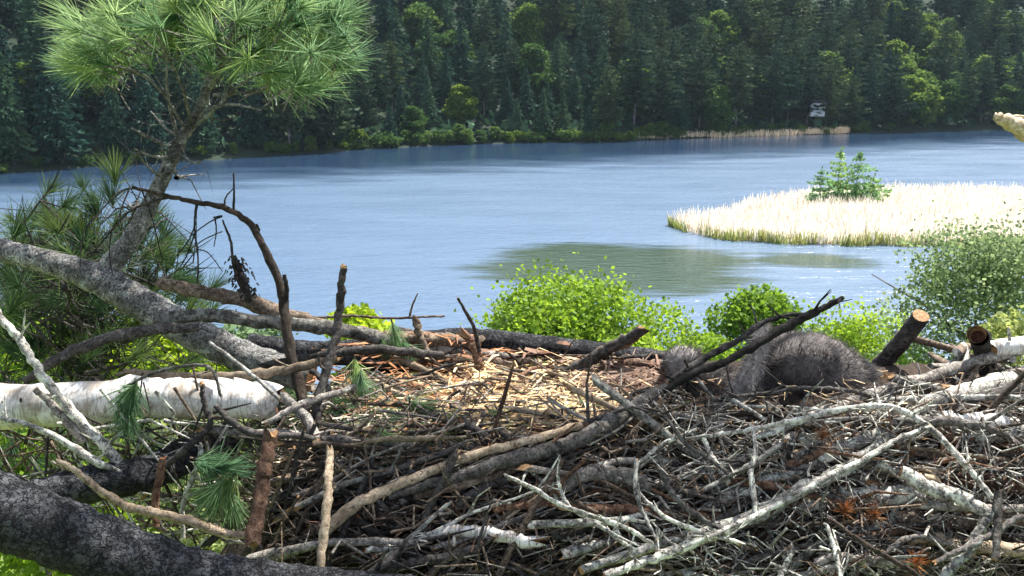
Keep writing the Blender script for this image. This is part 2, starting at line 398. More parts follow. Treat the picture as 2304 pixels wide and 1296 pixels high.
def trunk_mesh(name, H, r0, mat, seed, branches=0, W=3, zlo=.3):
    r = random.Random(seed); mb = MB()
    pts = [(r.uniform(-.04, .04) * i, r.uniform(-.04, .04) * i, H * i / 8) for i in range(9)]
    tube(mb, pts, [r0 * (1 - .9 * i / 8) for i in range(9)], 7, .06, seed=seed, caps=(0, 0))
    for _ in range(branches):
        z = H * r.uniform(zlo, .8); a = r.uniform(0, 6.28); L = W * r.uniform(.25, .45)
        i = min(8, int(z / H * 8)); p0 = Vector(pts[i]); p0.z = z
        p1 = p0 + Vector((math.cos(a) * L * .5, math.sin(a) * L * .5, L * .35)); p2 = p0 + Vector((math.cos(a) * L, math.sin(a) * L, L * .6))
        tube(mb, [p0, p1, p2], [r0 * .4, r0 * .25, r0 * .08], 5, .05, seed=r.random(), caps=(0, 0))
    return mb.mesh(name, mat)

KINDS = {}
KINDS['spruce'] = [(conifer_crown('spruce_crown', s, h, w, .05, dr, M['spruce'], 1, .7, 1.25, 3, .72), trunk_mesh('spruce_trunk', h, .22, M['far_trunk'], s), h) for s, h, w, dr in ((1, 20, 10.5, .35), (2, 23, 11.5, .25), (3, 18, 11, .3))]
KINDS['pine'] = [(conifer_crown('pine_crown', s, h, w, b, dr, M['far_pine'], 1.15, .8, 1.35, 3, .5), trunk_mesh('pine_trunk', h, .28, M['far_trunk'], s, 8, 5, .2), h) for s, h, w, b, dr in ((11, 25, 13, .2, -.05), (12, 27, 13, .3, .0), (13, 22, 13.5, .12, -.1))]
KINDS['broadleaf'] = [(leaf_crown('broadleaf_crown', s, h, w, 34, 6500, .8, M['far_leaf'], .12), trunk_mesh('broadleaf_trunk', h * .85, .2, M['far_trunk'], s, 8, w * .8, .2), h) for s, h, w in ((21, 15, 11), (22, 13, 11), (23, 18, 12))]
KINDS['bush'] = [(leaf_crown('bush_foliage', s, h, w, 14, 1000, .5, M['far_leaf'], .1, .9), trunk_mesh('bush_stem', h * .8, .07, M['far_trunk'], s, 6, w * .8, .1), h) for s, h, w in ((31, 3.4, 5), (32, 2.6, 5.5), (33, 4.2, 5))]

placed = []
def far_tree(kind, x, d, sc, row, r=rnd):
    cr, tr, h = KINDS[kind][r.randrange(3)]
    nm = {'spruce': 'spruce_tree', 'pine': 'pine_tree', 'broadleaf': 'broadleaf_tree', 'bush': 'shoreline_bush'}[kind]
    o = empty(nm, (x, shore_y(x) + d, hill_z(x, d) - .1)); o.rotation_euler = (0, 0, r.uniform(0, 6.28)); o.scale = (sc * r.uniform(.9, 1.15), sc * r.uniform(.9, 1.15), sc)
    link('trunk' if kind != 'bush' else 'stem', tr, o); link('crown' if kind != 'bush' else 'foliage', cr, o)
    placed.append((o, kind, row, x)); return o
rows = [(4, 7, 'front row'), (13, 7.4, 'second row'), (24, 7.8, 'third row'), (37, 8.2, 'fourth row'), (53, 8.6, 'fifth row'), (72, 9, 'sixth row'), (92, 9.5, 'top row')]
for ri, (d, step, row) in enumerate(rows):
    x = -190 + rnd.uniform(0, step)
    while x < 270:
        dd = d + rnd.uniform(-2.5, 2.5); p = (x, shore_y(x) + dd, hill_z(x, dd) + 8)
        u, v = pix(p)
        if -70 < u < 2374:
            # which kinds stand where, read off the photograph
            if u < 300: ws = (3, 2.5, 2.6 if ri > 3 else 1.4)
            elif u < 860: ws = (2.4, 4, 1 if ri < 3 else 2.2)
            elif u < 1330: ws = (6, 1.2, 2.0)
            elif u < 1530: ws = (1.2, 6, 1.6)
            elif u < 1980: ws = (1, 7, 1.4)
            else: ws = (1.2, 3.5, 3.4)
            k = rnd.choices(('spruce', 'pine', 'broadleaf'), ws)[0]
            sc = rnd.uniform(.8, 1.2) * (1.12 if ri > 2 else 1)
            if ri == 0 and 820 < u < 1330: sc *= .62
            if ri == 1 and 820 < u < 1330: sc *= .8
            if not (ri == 0 and 820 < u < 1330 and rnd.random() < .35):
                far_tree(k, x, dd, sc, row)
        x += step * rnd.uniform(.75, 1.3)
x = -120
while x < 130:
    u, v = pix((x, shore_y(x), 0))
    dens = 1.0 if 800 < u < 1520 else .75
    if -40 < u < 2340 and rnd.random() < dens:
        far_tree('bush', x, rnd.uniform(-.8, 1.4), rnd.uniform(.6, 1.15) * (1.15 if 800 < u < 1520 else .9), 'waterline')
    x += rnd.uniform(2.2, 4.2)
ORD = ['leftmost', 'second', 'third', 'fourth', 'fifth', 'sixth', 'seventh', 'eighth', 'ninth', 'tenth']
def ordinal(i):
    if i < 10: return ORD[i]
    n = i + 1; return '%d%s' % (n, 'th' if 10 < n % 100 < 14 else {1: 'st', 2: 'nd', 3: 'rd'}.get(n % 10, 'th'))
KN = {'spruce': 'dark layered spruce', 'pine': 'tall dark pine', 'broadleaf': 'rounded broadleaf tree', 'bush': 'low green bush'}
for kind in KN:
    for row in ['waterline'] + [q[2] for q in rows]:
        lst = sorted([q for q in placed if q[1] == kind and q[2] == row], key=lambda q: pix(q[0].location)[0])
        for i, q in enumerate(lst):
            o = ordinal(i) if i == 0 else ordinal(i) + ' from the left'
            place = 'along the far waterline' if row == 'waterline' else ('in the far %s' % row)
            lab = '%s %s %s' % (o, KN[kind], place) if i == 0 else '%s %s, %s' % (KN[kind], o, place)
            tag(q[0], lab, 'bush' if kind == 'bush' else 'tree', {'spruce': 'spruces on the far shore', 'pine': 'pines on the far shore', 'broadleaf': 'broadleaf trees on the far shore', 'bush': 'bushes along the far waterline'}[kind])

# ---- undergrowth and saplings covering the slope, too dense to count
r = np.random.default_rng(77); n = 15000; ux = r.uniform(-200, 290, n); ud = r.uniform(0, 1, n) ** 1.2 * 170 + .5
up_ = np.array([(x, shore_y(x) + d, hill_z(x, d) + h) for x, d, h in zip(ux, ud, r.uniform(.2, 3.2, n))])
o = link('undergrowth', cards_mesh('undergrowth', rot_cards(up_, 2.6, r, .8, 1.5), M['spruce'])); tag(o, 'dark undergrowth between the trees on the far slope', 'undergrowth', kind='stuff')
mb = MB(); hx, hy0, hy1, hz0, hz1 = 350, -66, 640, -1.6, 140
mb.add([(x, y, z) for x in (-hx, hx) for y in (hy0, hy1) for z in (hz0, hz1)], [(0, 1, 3, 2), (4, 6, 7, 5), (0, 4, 5, 1), (2, 3, 7, 6), (0, 2, 6, 4), (1, 5, 7, 3)], 0, False)
hm = bpy.data.materials.new('haze'); hm.use_nodes = True; hm.node_tree.nodes.clear()
hv = hm.node_tree.nodes.new('ShaderNodeVolumePrincipled'); ho = hm.node_tree.nodes.new('ShaderNodeOutputMaterial'); hm.node_tree.links.new(hv.outputs[0], ho.inputs['Volume'])
hv.inputs['Color'].default_value = (.62, .82, 1, 1); hv.inputs['Density'].default_value = .00007; hv.inputs['Anisotropy'].default_value = 0
tag(mb.build('haze', hm), kind='stuff')

# ---- white cabins glimpsed between the far trunks
def cabin(px, py, Y, w, h, label):
    p = at(px, py, Y); o = empty('white_cabin', (p.x, p.y, p.z - h)); tag(o, label, 'cabin', 'white cabins on the far shore')
    m = MB()
    def box(mb, x0, x1, y0, y1, z0, z1, mi=0):
        v = [(x, y, z) for x in (x0, x1) for y in (y0, y1) for z in (z0, z1)]
        mb.add(v, [(0, 1, 3, 2), (4, 6, 7, 5), (0, 4, 5, 1), (2, 3, 7, 6), (0, 2, 6, 4), (1, 5, 7, 3)], mi, False)
    box(m, -w / 2, w / 2, 0, w * .7, -3, h); m.build('wall', M['white_paint'], o)
    m = MB(); e = .35
    m.add([(-w / 2 - e, -e, h), (w / 2 + e, -e, h), (w / 2 + e, w * .7 + e, h), (-w / 2 - e, w * .7 + e, h), (-w / 2 - e, w * .35, h + 1.3), (w / 2 + e, w * .35, h + 1.3)],
          [(0, 1, 5, 4), (2, 3, 4, 5), (0, 4, 3), (1, 2, 5), (0, 3, 2, 1)], 0, False); m.build('roof', M['roof'], o)
    for k in (-.28, .22):
        m = MB(); box(m, w * k - .55, w * k + .55, -.05, -.01, h * .3, h * .75); wd = m.build('window', M['white_paint'], o)
        m = MB(); box(m, w * k - .47, w * k + .47, -.075, -.055, h * .34, h * .71); m.build('pane', M['glass'], wd)
cabin(1842, 232, 297, 4.6, 1.3, 'small white cabin glimpsed between far trunks above the island pines')
cabin(2070, 227, 309, 5, .9, 'white cabin half hidden among the trees at the far right')

# ------------------------------------------------------------------ reeds
def reed_patch(name, pts, mat, h, wid, r, lean=.2):
    n = len(pts); P = np.asarray(pts, float); hh = h * r.uniform(.62, 1.2, n) * (1 + .16 * np.sin(P[:, 0] * 1.1 + 2 * np.sin(P[:, 1] * .6)) + .1 * np.sin(P[:, 0] * 3.1 + P[:, 1] * 1.7))
    a = r.uniform(0, math.pi, n); ux = np.cos(a) * wid * .5; uy = np.sin(a) * wid * .5
    lx = r.normal(size=n) * lean * hh; ly = r.normal(size=n) * lean * hh
    b1 = P + np.stack([ux, uy, 0 * ux], 1); b2 = P - np.stack([ux, uy, 0 * ux], 1)
    t1 = P + np.stack([lx + ux * .35, ly + uy * .35, hh], 1); t2 = P + np.stack([lx - ux * .35, ly - uy * .35, hh], 1)
    return cards_mesh(name, np.stack([b1, b2, t2, t1], 1), mat)
r = np.random.default_rng(5)
IS = [(1505, 508), (1545, 524), (1620, 538), (1750, 548), (1900, 552), (2060, 553), (2200, 556), (2420, 560), (2600, 540), (2600, 446), (2304, 440), (2150, 437), (2000, 437), (1860, 442), (1760, 453), (1690, 468), (1640, 488), (1570, 496)]
isl = [at_z(a, b, 0.0) for a, b in IS]
def inside(x, y, poly):
    c = False; n = len(poly); j = n - 1
    for i in range(n):
        xi, yi, xj, yj = poly[i].x, poly[i].y, poly[j].x, poly[j].y
        if (yi > y) != (yj > y) and x < (xj - xi) * (y - yi) / (yj - yi) + xi: c = not c
        j = i
    return c
mb = MB(); cx = sum(p.x for p in isl) / len(isl); cyy = sum(p.y for p in isl) / len(isl)
inner = [Vector((cx + (p.x - cx) * .96, cyy + (p.y - cyy) * .96, .22)) for p in isl]
ns = len(isl); lo = [Vector((p.x, p.y, -.3)) for p in isl]
mb.add(lo + inner + [Vector((cx, cyy, .3))], [(i, (i + 1) % ns, ns + (i + 1) % ns, ns + i) for i in range(ns)] + [(ns + i, ns + (i + 1) % ns, 2 * ns) for i in range(ns)], 0, False)
tag(mb.build('reed_island', M['mud']), kind='structure')
x0, x1 = min(p.x for p in isl), max(p.x for p in isl); y0, y1 = min(p.y for p in isl), max(p.y for p in isl)
pts = []
while len(pts) < 26000:
    x, y = r.uniform(x0, x1), r.uniform(y0, y1)
    if inside(x, y, isl): pts.append((x, y, .1))
o = link('dry_reeds', reed_patch('dry_reeds', pts, M['reed'], 1.7, .16, r)); tag(o, 'dense pale dry reeds covering the island', 'reeds', kind='stuff')
pts = []
fe = isl[:9]
for i in range(len(fe) - 1):
    a, b = fe[i], fe[i + 1]; L = (b - a).length
    for _ in range(int(L * 60)):
        q = r.uniform(); e = r.uniform(-.5, 1.2) + .5 * math.sin((a.x + (b.x - a.x) * q) * .9); g = math.sin((a.x + (b.x - a.x) * q) * 1.3) + math.sin((a.x + (b.x - a.x) * q) * .47)
        if r.uniform() < .55 + .25 * g: pts.append((a.x + (b.x - a.x) * q, a.y + (b.y - a.y) * q + e, -.05))
o = link('green_reeds', reed_patch('green_reeds', pts, M['green_reed'], 1.35, .13, r)); tag(o, 'fringe of green reeds along the near edge of the island', 'reeds', kind='stuff')
pts = []
for i in range(12000):
    u = 1390 + 520 * r.uniform(); base = np.interp(u, [1390, 1500, 1700, 1910], [317, 311, 305, 300])
    p = at_z(u, base + r.uniform(-9, 1.5) * min(1, (1915 - u) / 150, (u - 1380) / 60), 0); pts.append((p.x, p.y, .0))
o = link('shore_reeds', reed_patch('shore_reeds', pts, M['reed'], 1.7, .25, r)); tag(o, 'thin strip of pale reeds on the far waterline', 'reeds', kind='stuff')

ip = [conifer_crown('crown', s, h, w, .06, -.08, M['island_pine'], 1.5, .55, .62, 6, .75) for s, h, w in ((41, 6.2, 6.6), (42, 7.6, 6.4), (43, 7.4, 8), (44, 4.6, 6))]
for i, (px, py, h, w, lab) in enumerate(((1843, 466, 6.2, 0, 'leftmost and bushy of the small pines on the reed island'), (1882, 462, 7.6, 1, 'tallest pine in the middle of the reed island clump'), (1925, 462, 7.4, 2, 'broad upright pine right of the tallest on the reed island'), (1962, 466, 4.6, 3, 'low rightmost pine at the edge of the reed island clump'))):
    p = at_z(px, py, .2); o = empty('island_pine', p); o.rotation_euler = (0, 0, i * 1.3); tag(o, lab, 'tree', 'small pines on the reed island')
    o.scale = (1, 1, .98) if i == 0 else (1, 1, 1.08)
    link('trunk', trunk_mesh('trunk', h * .95, .1, M['far_trunk'], 50 + i), o); link('crown', ip[i], o)

# ------------------------------------------------------------------ near ground and lakeside trees
mb = MB(); xs = np.linspace(-160, 160, 80); ys = [-60, -20, 5, 18, 28, 36, 41, 44, 47]
def gz(x, y): return np.interp(y, [-60, 18, 36, 44, 47], [6, 3.0, 1.2, .3, -.5]) + .4 * math.sin(x * .3 + y * .2)
vs = [(x, y + (1.5 * math.sin(x * .23) + .8 * math.sin(x * .9) if y > 40 else 0), gz(x, y)) for y in ys for x in xs]; nx = len(xs)
mb.add(vs, [(j * nx + i, j * nx + i + 1, (j + 1) * nx + i + 1, (j + 1) * nx + i) for j in range(len(ys) - 1) for i in range(nx - 1)])
tag(mb.build('near_ground', M['grass']), kind='structure')
near_crowns = {}
def lakeside(px, top, wpx, Y, mat, label, n=5200, lumps=30, leaf=.17, base=.28, seed=1, name='lakeside_tree', hmax=None):
    p = at(px, top, Y); g = gz(p.x, Y) - .1; H = p.z - g; W = wpx / FPX * Y * 1.3
    o = empty(name, (p.x, Y, g)); tag(o, label, 'tree', 'trees on the near shore below the nest')
    link('trunk', trunk_mesh('trunk', H * .9, .06 + .008 * H, M['far_trunk'], seed, 12, W, .3), o)
    link('crown', leaf_crown('crown', seed, H * 1.05, W, lumps, int(n * 1.8), leaf * 1.6, M[mat], base), o); return o
lakeside(1265, 640, 390, 40, 'spring_leaf', 'broad bright green tree rising behind the grey log at the nest edge', 22000, 60, .13, .25, 61)
lakeside(1705, 622, 190, 42, 'spring_leaf', 'small bright green tree crown above the dark diagonal branch', 10000, 34, .13, .3, 62)
lakeside(1540, 690, 300, 37, 'spring_leaf', 'thin light green tree between the broad tree and the small crown', 11000, 44, .11, .2, 63)
lakeside(1935, 662, 270, 32, 'spring_leaf', 'soft green tree behind the upright sawn stub', 12000, 50, .09, .25, 64)
lakeside(2235, 486, 430, 25, 'soft_leaf', 'tall feathery willow at the right edge of the lake', 42000, 130, .068, .12, 65, 'willow_tree')
lakeside(805, 686, 150, 44, 'spring_leaf', 'small yellow green treetop left of the nest bowl', 3600, 20, .2, .35, 66)
lakeside(2075, 770, 190, 24, 'spring_leaf', 'low bright green tree right of the sawn stub', 6500, 34, .085, .25, 67)
lakeside(2270, 640, 230, 20, 'soft_leaf', 'dark green tree behind the cut birch stump at right', 9000, 40, .09, .15, 68)
lakeside(1420, 730, 150, 34, 'spring_leaf', 'low green treetop right of the broad tree', 3200, 18, .17, .35, 69)
lakeside(1780, 722, 280, 30, 'spring_leaf', 'low yellow green treetop behind the knobbed branch', 9000, 40, .09, .2, 75)
lakeside(1150, 735, 190, 38, 'spring_leaf', 'low green treetop left of the broad tree behind the log', 4200, 24, .16, .3, 76)
lakeside(2000, 800, 200, 22, 'spring_leaf', 'bright low foliage at the foot of the sawn stub', 5200, 28, .085, .2, 77)
lakeside(70, 690, 330, 28, 'spring_leaf', 'yellow green tree far below the left pine bough', 7000, 36, .16, .3, 70)
lakeside(330, 700, 330, 31, 'spring_leaf', 'bright green tree behind the forked grey limb', 6500, 36, .17, .3, 71)
lakeside(560, 720, 260, 34, 'soft_leaf', 'dull green tree behind the two sawn sticks', 5000, 28, .17, .3, 72)
lakeside(60, 890, 400, 17, 'spring_leaf', 'sunlit yellow green shrub tree under the pale birch log', 6500, 34, .11, .25, 73)
lakeside(380, 915, 400, 19, 'soft_leaf', 'green treetop seen below the birch log beside the nest', 5200, 30, .11, .25, 74)

# ------------------------------------------------------------------ nest surface
def sfp(x, k=30.0): return math.log1p(math.exp(min(60, k * x))) / k
def nest_h(x, y):
    z = -.845 + .02 * math.sin(x * 5 + 1) * math.sin(y * 4)
    z -= .075 * math.exp(-(((x - .06) / .38) ** 2 + ((y - 2.42) / .26) ** 2) ** 1.5)
    yf = np.interp(x, [-.6, -.3, .2, .5, .9, 1.4], [2.06, 2.05, 2.08, 2.14, 2.1, 2.05])
    z -= 1.05 * sfp(yf - y)
    z -= 1.5 * sfp(-.52 - x) + 1.4 * sfp(y - np.interp(x, [-.6, .3, .9, 1.4], [2.74, 2.66, 2.6, 2.7]))
    z += .03 * math.exp(-((x - .95) / .4) ** 2)
    return CAM_Z + z
def S(px, py):
    d = ray(px, py); d = d / d.y; y = 1.25; prev = y
    while y < 3.2:
        if CAM_Z + d.z * y <= nest_h(d.x * y, y): return y
        y += .01
    return 2.7
def pt(px, py, Y=None, off=0.0):
    y = (S(px, py) if Y is None else Y) - off
    return at(px, py, y)

nest = empty('stick_nest', (0.2, 2.4, CAM_Z - .9)); tag(nest, 'huge stick nest with a straw lined bowl filling the foreground', 'nest')
NO = nest.location.copy()
mb = MB(); gx = np.linspace(-.95, 1.5, 70); gy = np.linspace(1.35, 3.2, 50); rr = random.Random(3)
vs = [(x - NO.x, y - NO.y, nest_h(x, y) - (.035 if y > 2.15 else .075) + rr.uniform(-.012, .012) - NO.z) for y in gy for x in gx]
mb.add(vs, [(j * 70 + i, j * 70 + i + 1, (j + 1) * 70 + i + 1, (j + 1) * 70 + i) for j in range(49) for i in range(69)])
mb.build('nest_core', M['core'], nest)

def stick_path(spec, n, off):
    """spec: list of (px, py, width_px[, Y]) -> centre points and radii"""
    P = []; W = []
    for s in spec:
        Y = s[3] if len(s) > 3 else None
        p = pt(s[0], s[1], Y, off); P.append(tuple(p)); W.append(s[2] / 2 / FPX * (p - Vector((0, 0, CAM_Z))).length * .9)
    PW = spline([(*p, w) for p, w in zip(P, W)], n)
    return [Vector(q[:3]) for q in PW], [max(.0006, q[3]) for q in PW]
_sd = [100]
def stick(mb, spec, off=.03, n=None, sides=8, rough=.1, knots=2, wob=None, caps=(1, 1), capmi=1, jag=(0, 0), mi=0):
    _sd[0] += 1; rr = random.Random(_sd[0])
    n = int((n or max(6, 4 * len(spec))) * 1.8); P, W = stick_path(spec, n, off)
    kk = rr.gauss
    amp = .0 if wob == 0 else min(.004, W[n // 2] * .22)
    J = spline([(kk(0, amp), kk(0, amp), kk(0, amp)) for _ in range(max(3, n // 6))], n); P = [p + Vector(j_) for p, j_ in zip(P, J)]
    if wob is None: wob = min(.0016, W[n // 2] * .12)
    if wob:
        P = [p + Vector((rr.gauss(0, wob), rr.gauss(0, wob), rr.gauss(0, wob))) for p in P]
    tube(mb, P, W, sides, rough, knots, _sd[0], caps, mi, capmi, jag); return P, W
def twigs_along(mb, P, W, k, L, rr, up=.3, sub=1):
    for _ in range(k):
        i = rr.randrange(1, len(P)); d = Vector((rr.gauss(0, 1), rr.gauss(0, .7), rr.gauss(up, .8))).normalized()
        l = L * rr.uniform(.4, 1.2); r0 = max(.0012, min(.004, W[i] * .5))
        q = [P[i], P[i] + d * l * .45 + Vector((rr.gauss(0, .05), rr.gauss(0, .05), rr.gauss(0, .05))) * l, P[i] + d * l + Vector((0, 0, rr.gauss(.0, .25) * l))]
        tube(mb, q, [r0, r0 * .7, r0 * .3], 5, .1, 0, rr.random(), (0, 0))
        if sub and rr.random() < .6:
            d2 = (d + Vector((rr.gauss(0, .7), rr.gauss(0, .5), rr.gauss(.1, .6)))).normalized()
            tube(mb, [q[1], q[1] + d2 * l * .5], [r0 * .6, r0 * .25], 4, .1, 0, rr.random(), (0, 0))

def thing_stick(name, label, cat, spec, mat, cap='cut', twig=0, tl=.1, group=None, **kw):
    mb = MB(); P, W = stick(mb, spec, **kw)
    if twig: twigs_along(mb, P, W, twig, tl, random.Random(len(label)))
    mid = P[len(P) // 2]
    o = mb.build(name, [M[mat], M[cap]], None, tuple(mid)); tag(o, label, cat, group); return o

# ---- named logs and branches lying on or about the nest
thing_stick('birch_log', 'thick white barked log lying level across the left side', 'log',
            [(-120, 914, 96, 2.12), (60, 912, 96, 2.1), (300, 905, 92, 2.1), (480, 902, 92, 2.12), (606, 900, 88, 2.16)], 'birch', 'cut_dark', n=26, sides=18, rough=.045, knots=5, jag=(0, .7))
thing_stick('sawn_stick', 'brown stick with an orange cut end, upper of the pair over the grey limb', 'stick',
            [(358, 640, 32, 2.62), (480, 660, 33, 2.6), (600, 692, 38, 2.6), (760, 742, 34, 2.62)], 'brown_stick', 'cut', 4, .05, 'sawn sticks at the left rim', n=18, sides=10, rough=.12, knots=4)
thing_stick('sawn_stick', 'pale patched stick with a red cut end, lower of the pair over the grey limb', 'stick',
            [(345, 716, 34, 2.5), (500, 712, 34, 2.52), (640, 724, 36, 2.55), (780, 745, 36, 2.6), (900, 775, 30, 2.64)], 'lichen_stick', 'cut_red', 3, .05, 'sawn sticks at the left rim', n=20, sides=10, rough=.1, knots=4)
thing_stick('sawn_stub', 'dark upright stub with a pale sawn top behind the eaglet', 'branch',
            [(1950, 850, 40, 2.66), (1990, 815, 39, 2.63), (2030, 768, 40, 2.58), (2070, 712, 39, 2.53)], 'dark_stick', 'cut', n=14, sides=14, rough=.05, knots=2)
thing_stick('broken_branch', 'pale splintered branch tip jutting in at the upper right edge', 'branch',
            [(2232, 268, 5, 1.9), (2256, 272, 20, 1.9), (2290, 284, 36, 1.9), (2340, 298, 54, 1.9), (2420, 315, 66, 1.9), (2700, 330, 84, 1.9), (3200, 380, 100, 1.9), (3900, 520, 130, 1.9)], 'pale_wood', 'cut', n=20, sides=12, rough=.07, knots=1)
ob = bpy.data.objects['broken_branch']; rr = random.Random(3)
for k in range(7):
    m2 = MB(); a = at(2262 + 12 * k, 268 + rr.uniform(-4, 16), 1.89 - .004 * k); tube(m2, [a + Vector((.05, 0, -.008)), a, a + Vector((-rr.uniform(.015, .035), 0, rr.uniform(-.002, .008)))], [.008, .006, .0008], 6, .2, 0, k, (0, 0))
    m2.build('splinter', M['pale_wood'], ob, tuple(ob.location)).location = (0, 0, 0)
thing_stick('curved_branch', 'long brown branch curving up from the nest and arching left', 'branch',
            [(690, 930, 26, 2.22), (662, 830, 26, 2.3), (645, 740, 26, 2.36), (628, 650, 22, 2.42), (600, 565, 20, 2.46), (560, 500, 16, 2.5), (500, 468, 14, 2.52), (440, 455, 12, 2.55), (380, 442, 10, 2.58), (300, 424, 7, 2.6)], 'brown_stick', n=34, sides=8, rough=.13, knots=6)
o = bpy.data.objects['curved_branch']
for spec in ([(525, 474, 7, 2.51), (527, 430, 5, 2.5), (524, 390, 4, 2.5)], [(505, 470, 5, 2.51), (508, 445, 4, 2.5), (524, 425, 3, 2.5)],
             [(443, 456, 7, 2.55), (438, 510, 5, 2.53), (446, 580, 4, 2.52), (444, 640, 3, 2.52)], [(441, 500, 4, 2.53), (425, 540, 3, 2.52), (398, 575, 3, 2.52)], [(441, 520, 4, 2.53), (418, 580, 3, 2.52), (398, 610, 2, 2.52)], [(444, 560, 3, 2.52), (470, 570, 3, 2.52), (500, 610, 2, 2.52)],
             [(380, 442, 7, 2.58), (290, 424, 5, 2.58), (240, 460, 4, 2.57), (205, 500, 3, 2.56)], [(378, 444, 6, 2.58), (300, 470, 5, 2.57), (250, 520, 4, 2.56), (200, 580, 3, 2.55)], [(290, 426, 4, 2.58), (270, 490, 3, 2.57), (300, 555, 3, 2.57)], [(320, 430, 4, 2.58), (345, 500, 3, 2.57), (366, 590, 3, 2.57)], [(250, 520, 3, 2.56), (246, 570, 3, 2.56), (254, 620, 2, 2.56)], [(240, 460, 3, 2.57), (190, 520, 3, 2.57), (180, 600, 2, 2.57)],
             [(500, 495, 5, 2.5), (520, 545, 7, 2.49), (525, 590, 8, 2.48), (540, 640, 10, 2.5)], [(480, 490, 4, 2.5), (500, 486, 4, 2.5), (470, 500, 3, 2.5), (430, 530, 3, 2.5)], [(500, 520, 3, 2.5), (460, 538, 3, 2.5), (430, 560, 2, 2.5)], [(484, 490, 4, 2.5), (486, 520, 3, 2.5), (482, 555, 2, 2.5)],
             [(637, 700, 12, 2.38), (645, 650, 11, 2.36), (640, 618, 10, 2.36)], [(583, 520, 6, 2.48), (577, 505, 5, 2.47)], [(600, 565, 5, 2.46), (628, 610, 3, 2.45)]):
    mbt = MB(); stick(mbt, spec, off=0, n=10, sides=6, rough=.1, knots=1, caps=(1, 1))
    mbt.build('twig', [M['dark_stick'], M['cut']], o, tuple(o.location)).location = (0, 0, 0)
thing_stick('dead_snag', 'thin dark upright stick with an orange broken tip at the left rim', 'stick',
            [(735, 1010, 20, 2.08), (712, 920, 20, 2.14), (735, 830, 22, 2.2), (760, 740, 22, 2.26), (768, 660, 20, 2.28), (772, 600, 15, 2.28)], 'dark_stick', 'cut', 5, .06, n=22, sides=8, rough=.14, knots=5, jag=(0, 1.2))
thing_stick('leaning_branch', 'dark branch with a knob leaning up over the eaglet', 'branch',
            [(1490, 880, 18, 2.16), (1560, 846, 21, 2.17), (1640, 808, 20, 2.2), (1730, 765, 22, 2.24), (1800, 722, 24, 2.26), (1850, 695, 18, 2.27), (1896, 670, 12, 2.28)], 'dark_stick', 'cut', 7, .08, n=24, sides=8, rough=.2, knots=8)
thing_stick('leaning_branch', 'thinner dark branch running beside and above the knobbed one', 'branch',
            [(1500, 862, 18, 2.2), (1585, 806, 18, 2.24), (1660, 765, 15, 2.28), (1715, 728, 13, 2.3), (1770, 708, 11, 2.3), (1812, 706, 9, 2.28)], 'dark_stick', 'cut', 5, .06, n=20, sides=7, rough=.15, knots=5)
thing_stick('dark_twig', 'short thin dark twig poking up against the lake behind the bowl', 'twig',
            [(1080, 790, 11, 2.62), (1066, 740, 10, 2.6), (1046, 700, 8, 2.58), (1030, 670, 6, 2.57)], 'dark_stick', n=10, sides=6, rough=.15)
thing_stick('pale_twig', 'tiny whitish twig standing up at the back rim', 'twig',
            [(922, 712, 6, 2.7), (928, 690, 5, 2.7), (940, 660, 3, 2.7)], 'pale_stick', n=8, sides=6, rough=.1)
thing_stick('grey_stick', 'grey lichened stick slanting down behind the birch log', 'stick',
            [(55, 862, 18, 2.3), (150, 800, 24, 2.34), (250, 762, 26, 2.38), (360, 736, 26, 2.44), (450, 735, 18, 2.5)], 'grey_stick', 'cut', 4, .06, n=18, sides=9, rough=.12, knots=4)
thing_stick('lichen_branch', 'knotty pale lichened branch crossing in front of the birch log', 'branch',
            [(-30, 670, 14, 2.08), (30, 750, 18, 2.04), (80, 830, 20, 2.0), (150, 915, 24, 1.98), (220, 985, 24, 1.97), (275, 1050, 26, 1.96), (325, 1120, 28, 1.95)], 'lichen_stick', 'cut', 5, .07, n=30, sides=9, rough=.13, knots=7)
thing_stick('lichen_branch', 'thin pale branch slanting across the green gap under the birch log', 'branch',
            [(-10, 940, 8, 1.96), (60, 955, 12, 1.95), (130, 985, 14, 1.94), (220, 1040, 18, 1.93), (300, 1080, 16, 1.93)], 'lichen_stick', 'cut', 3, .06, n=16, sides=8, rough=.12, knots=3)
thing_stick('grey_stick', 'grey stick ending broken on the birch log, left of the needle spray', 'stick',
            [(80, 880, 12, 2.0), (110, 900, 16, 2.0), (150, 945, 22, 1.98), (185, 995, 20, 1.97)], 'grey_stick', 'cut', 1, .05, n=12, sides=8, rough=.14, knots=3)
thing_stick('pale_stick', 'level pale stick lying just above the birch log', 'stick',
            [(282, 832, 14, 2.24), (380, 846, 22, 2.22), (500, 850, 22, 2.22), (620, 838, 22, 2.22), (760, 810, 18, 2.26)], 'pale_stick', 'cut', 3, .06, n=18, sides=8, rough=.12, knots=4)
thing_stick('pale_twig', 'slim straight twig crossing down to the end of the birch log', 'twig',
            [(472, 768, 8, 2.15), (550, 830, 10, 2.08), (630, 900, 10, 2.02)], 'lichen_stick', n=12, sides=6, rough=.1)
thing_stick('peeled_stick', 'upright peeled tan stick at the lower left of the nest', 'stick',
            [(742, 1022, 18, 1.9), (739, 1080, 21, 1.84), (733, 1160, 22, 1.78), (722, 1270, 20, 1.72)], 'pale_stick', 'cut', n=14, sides=10, rough=.11, knots=3, jag=(2.5, 2))
thing_stick('upright_stick', 'thick upright red and white stick left of the peeled stick', 'stick',
            [(606, 985, 36, 1.9), (598, 1050, 38, 1.86), (582, 1120, 38, 1.82), (562, 1215, 40, 1.76)], 'red_stick', 'cut', n=14, sides=12, rough=.11, knots=3, jag=(1.2, 1))
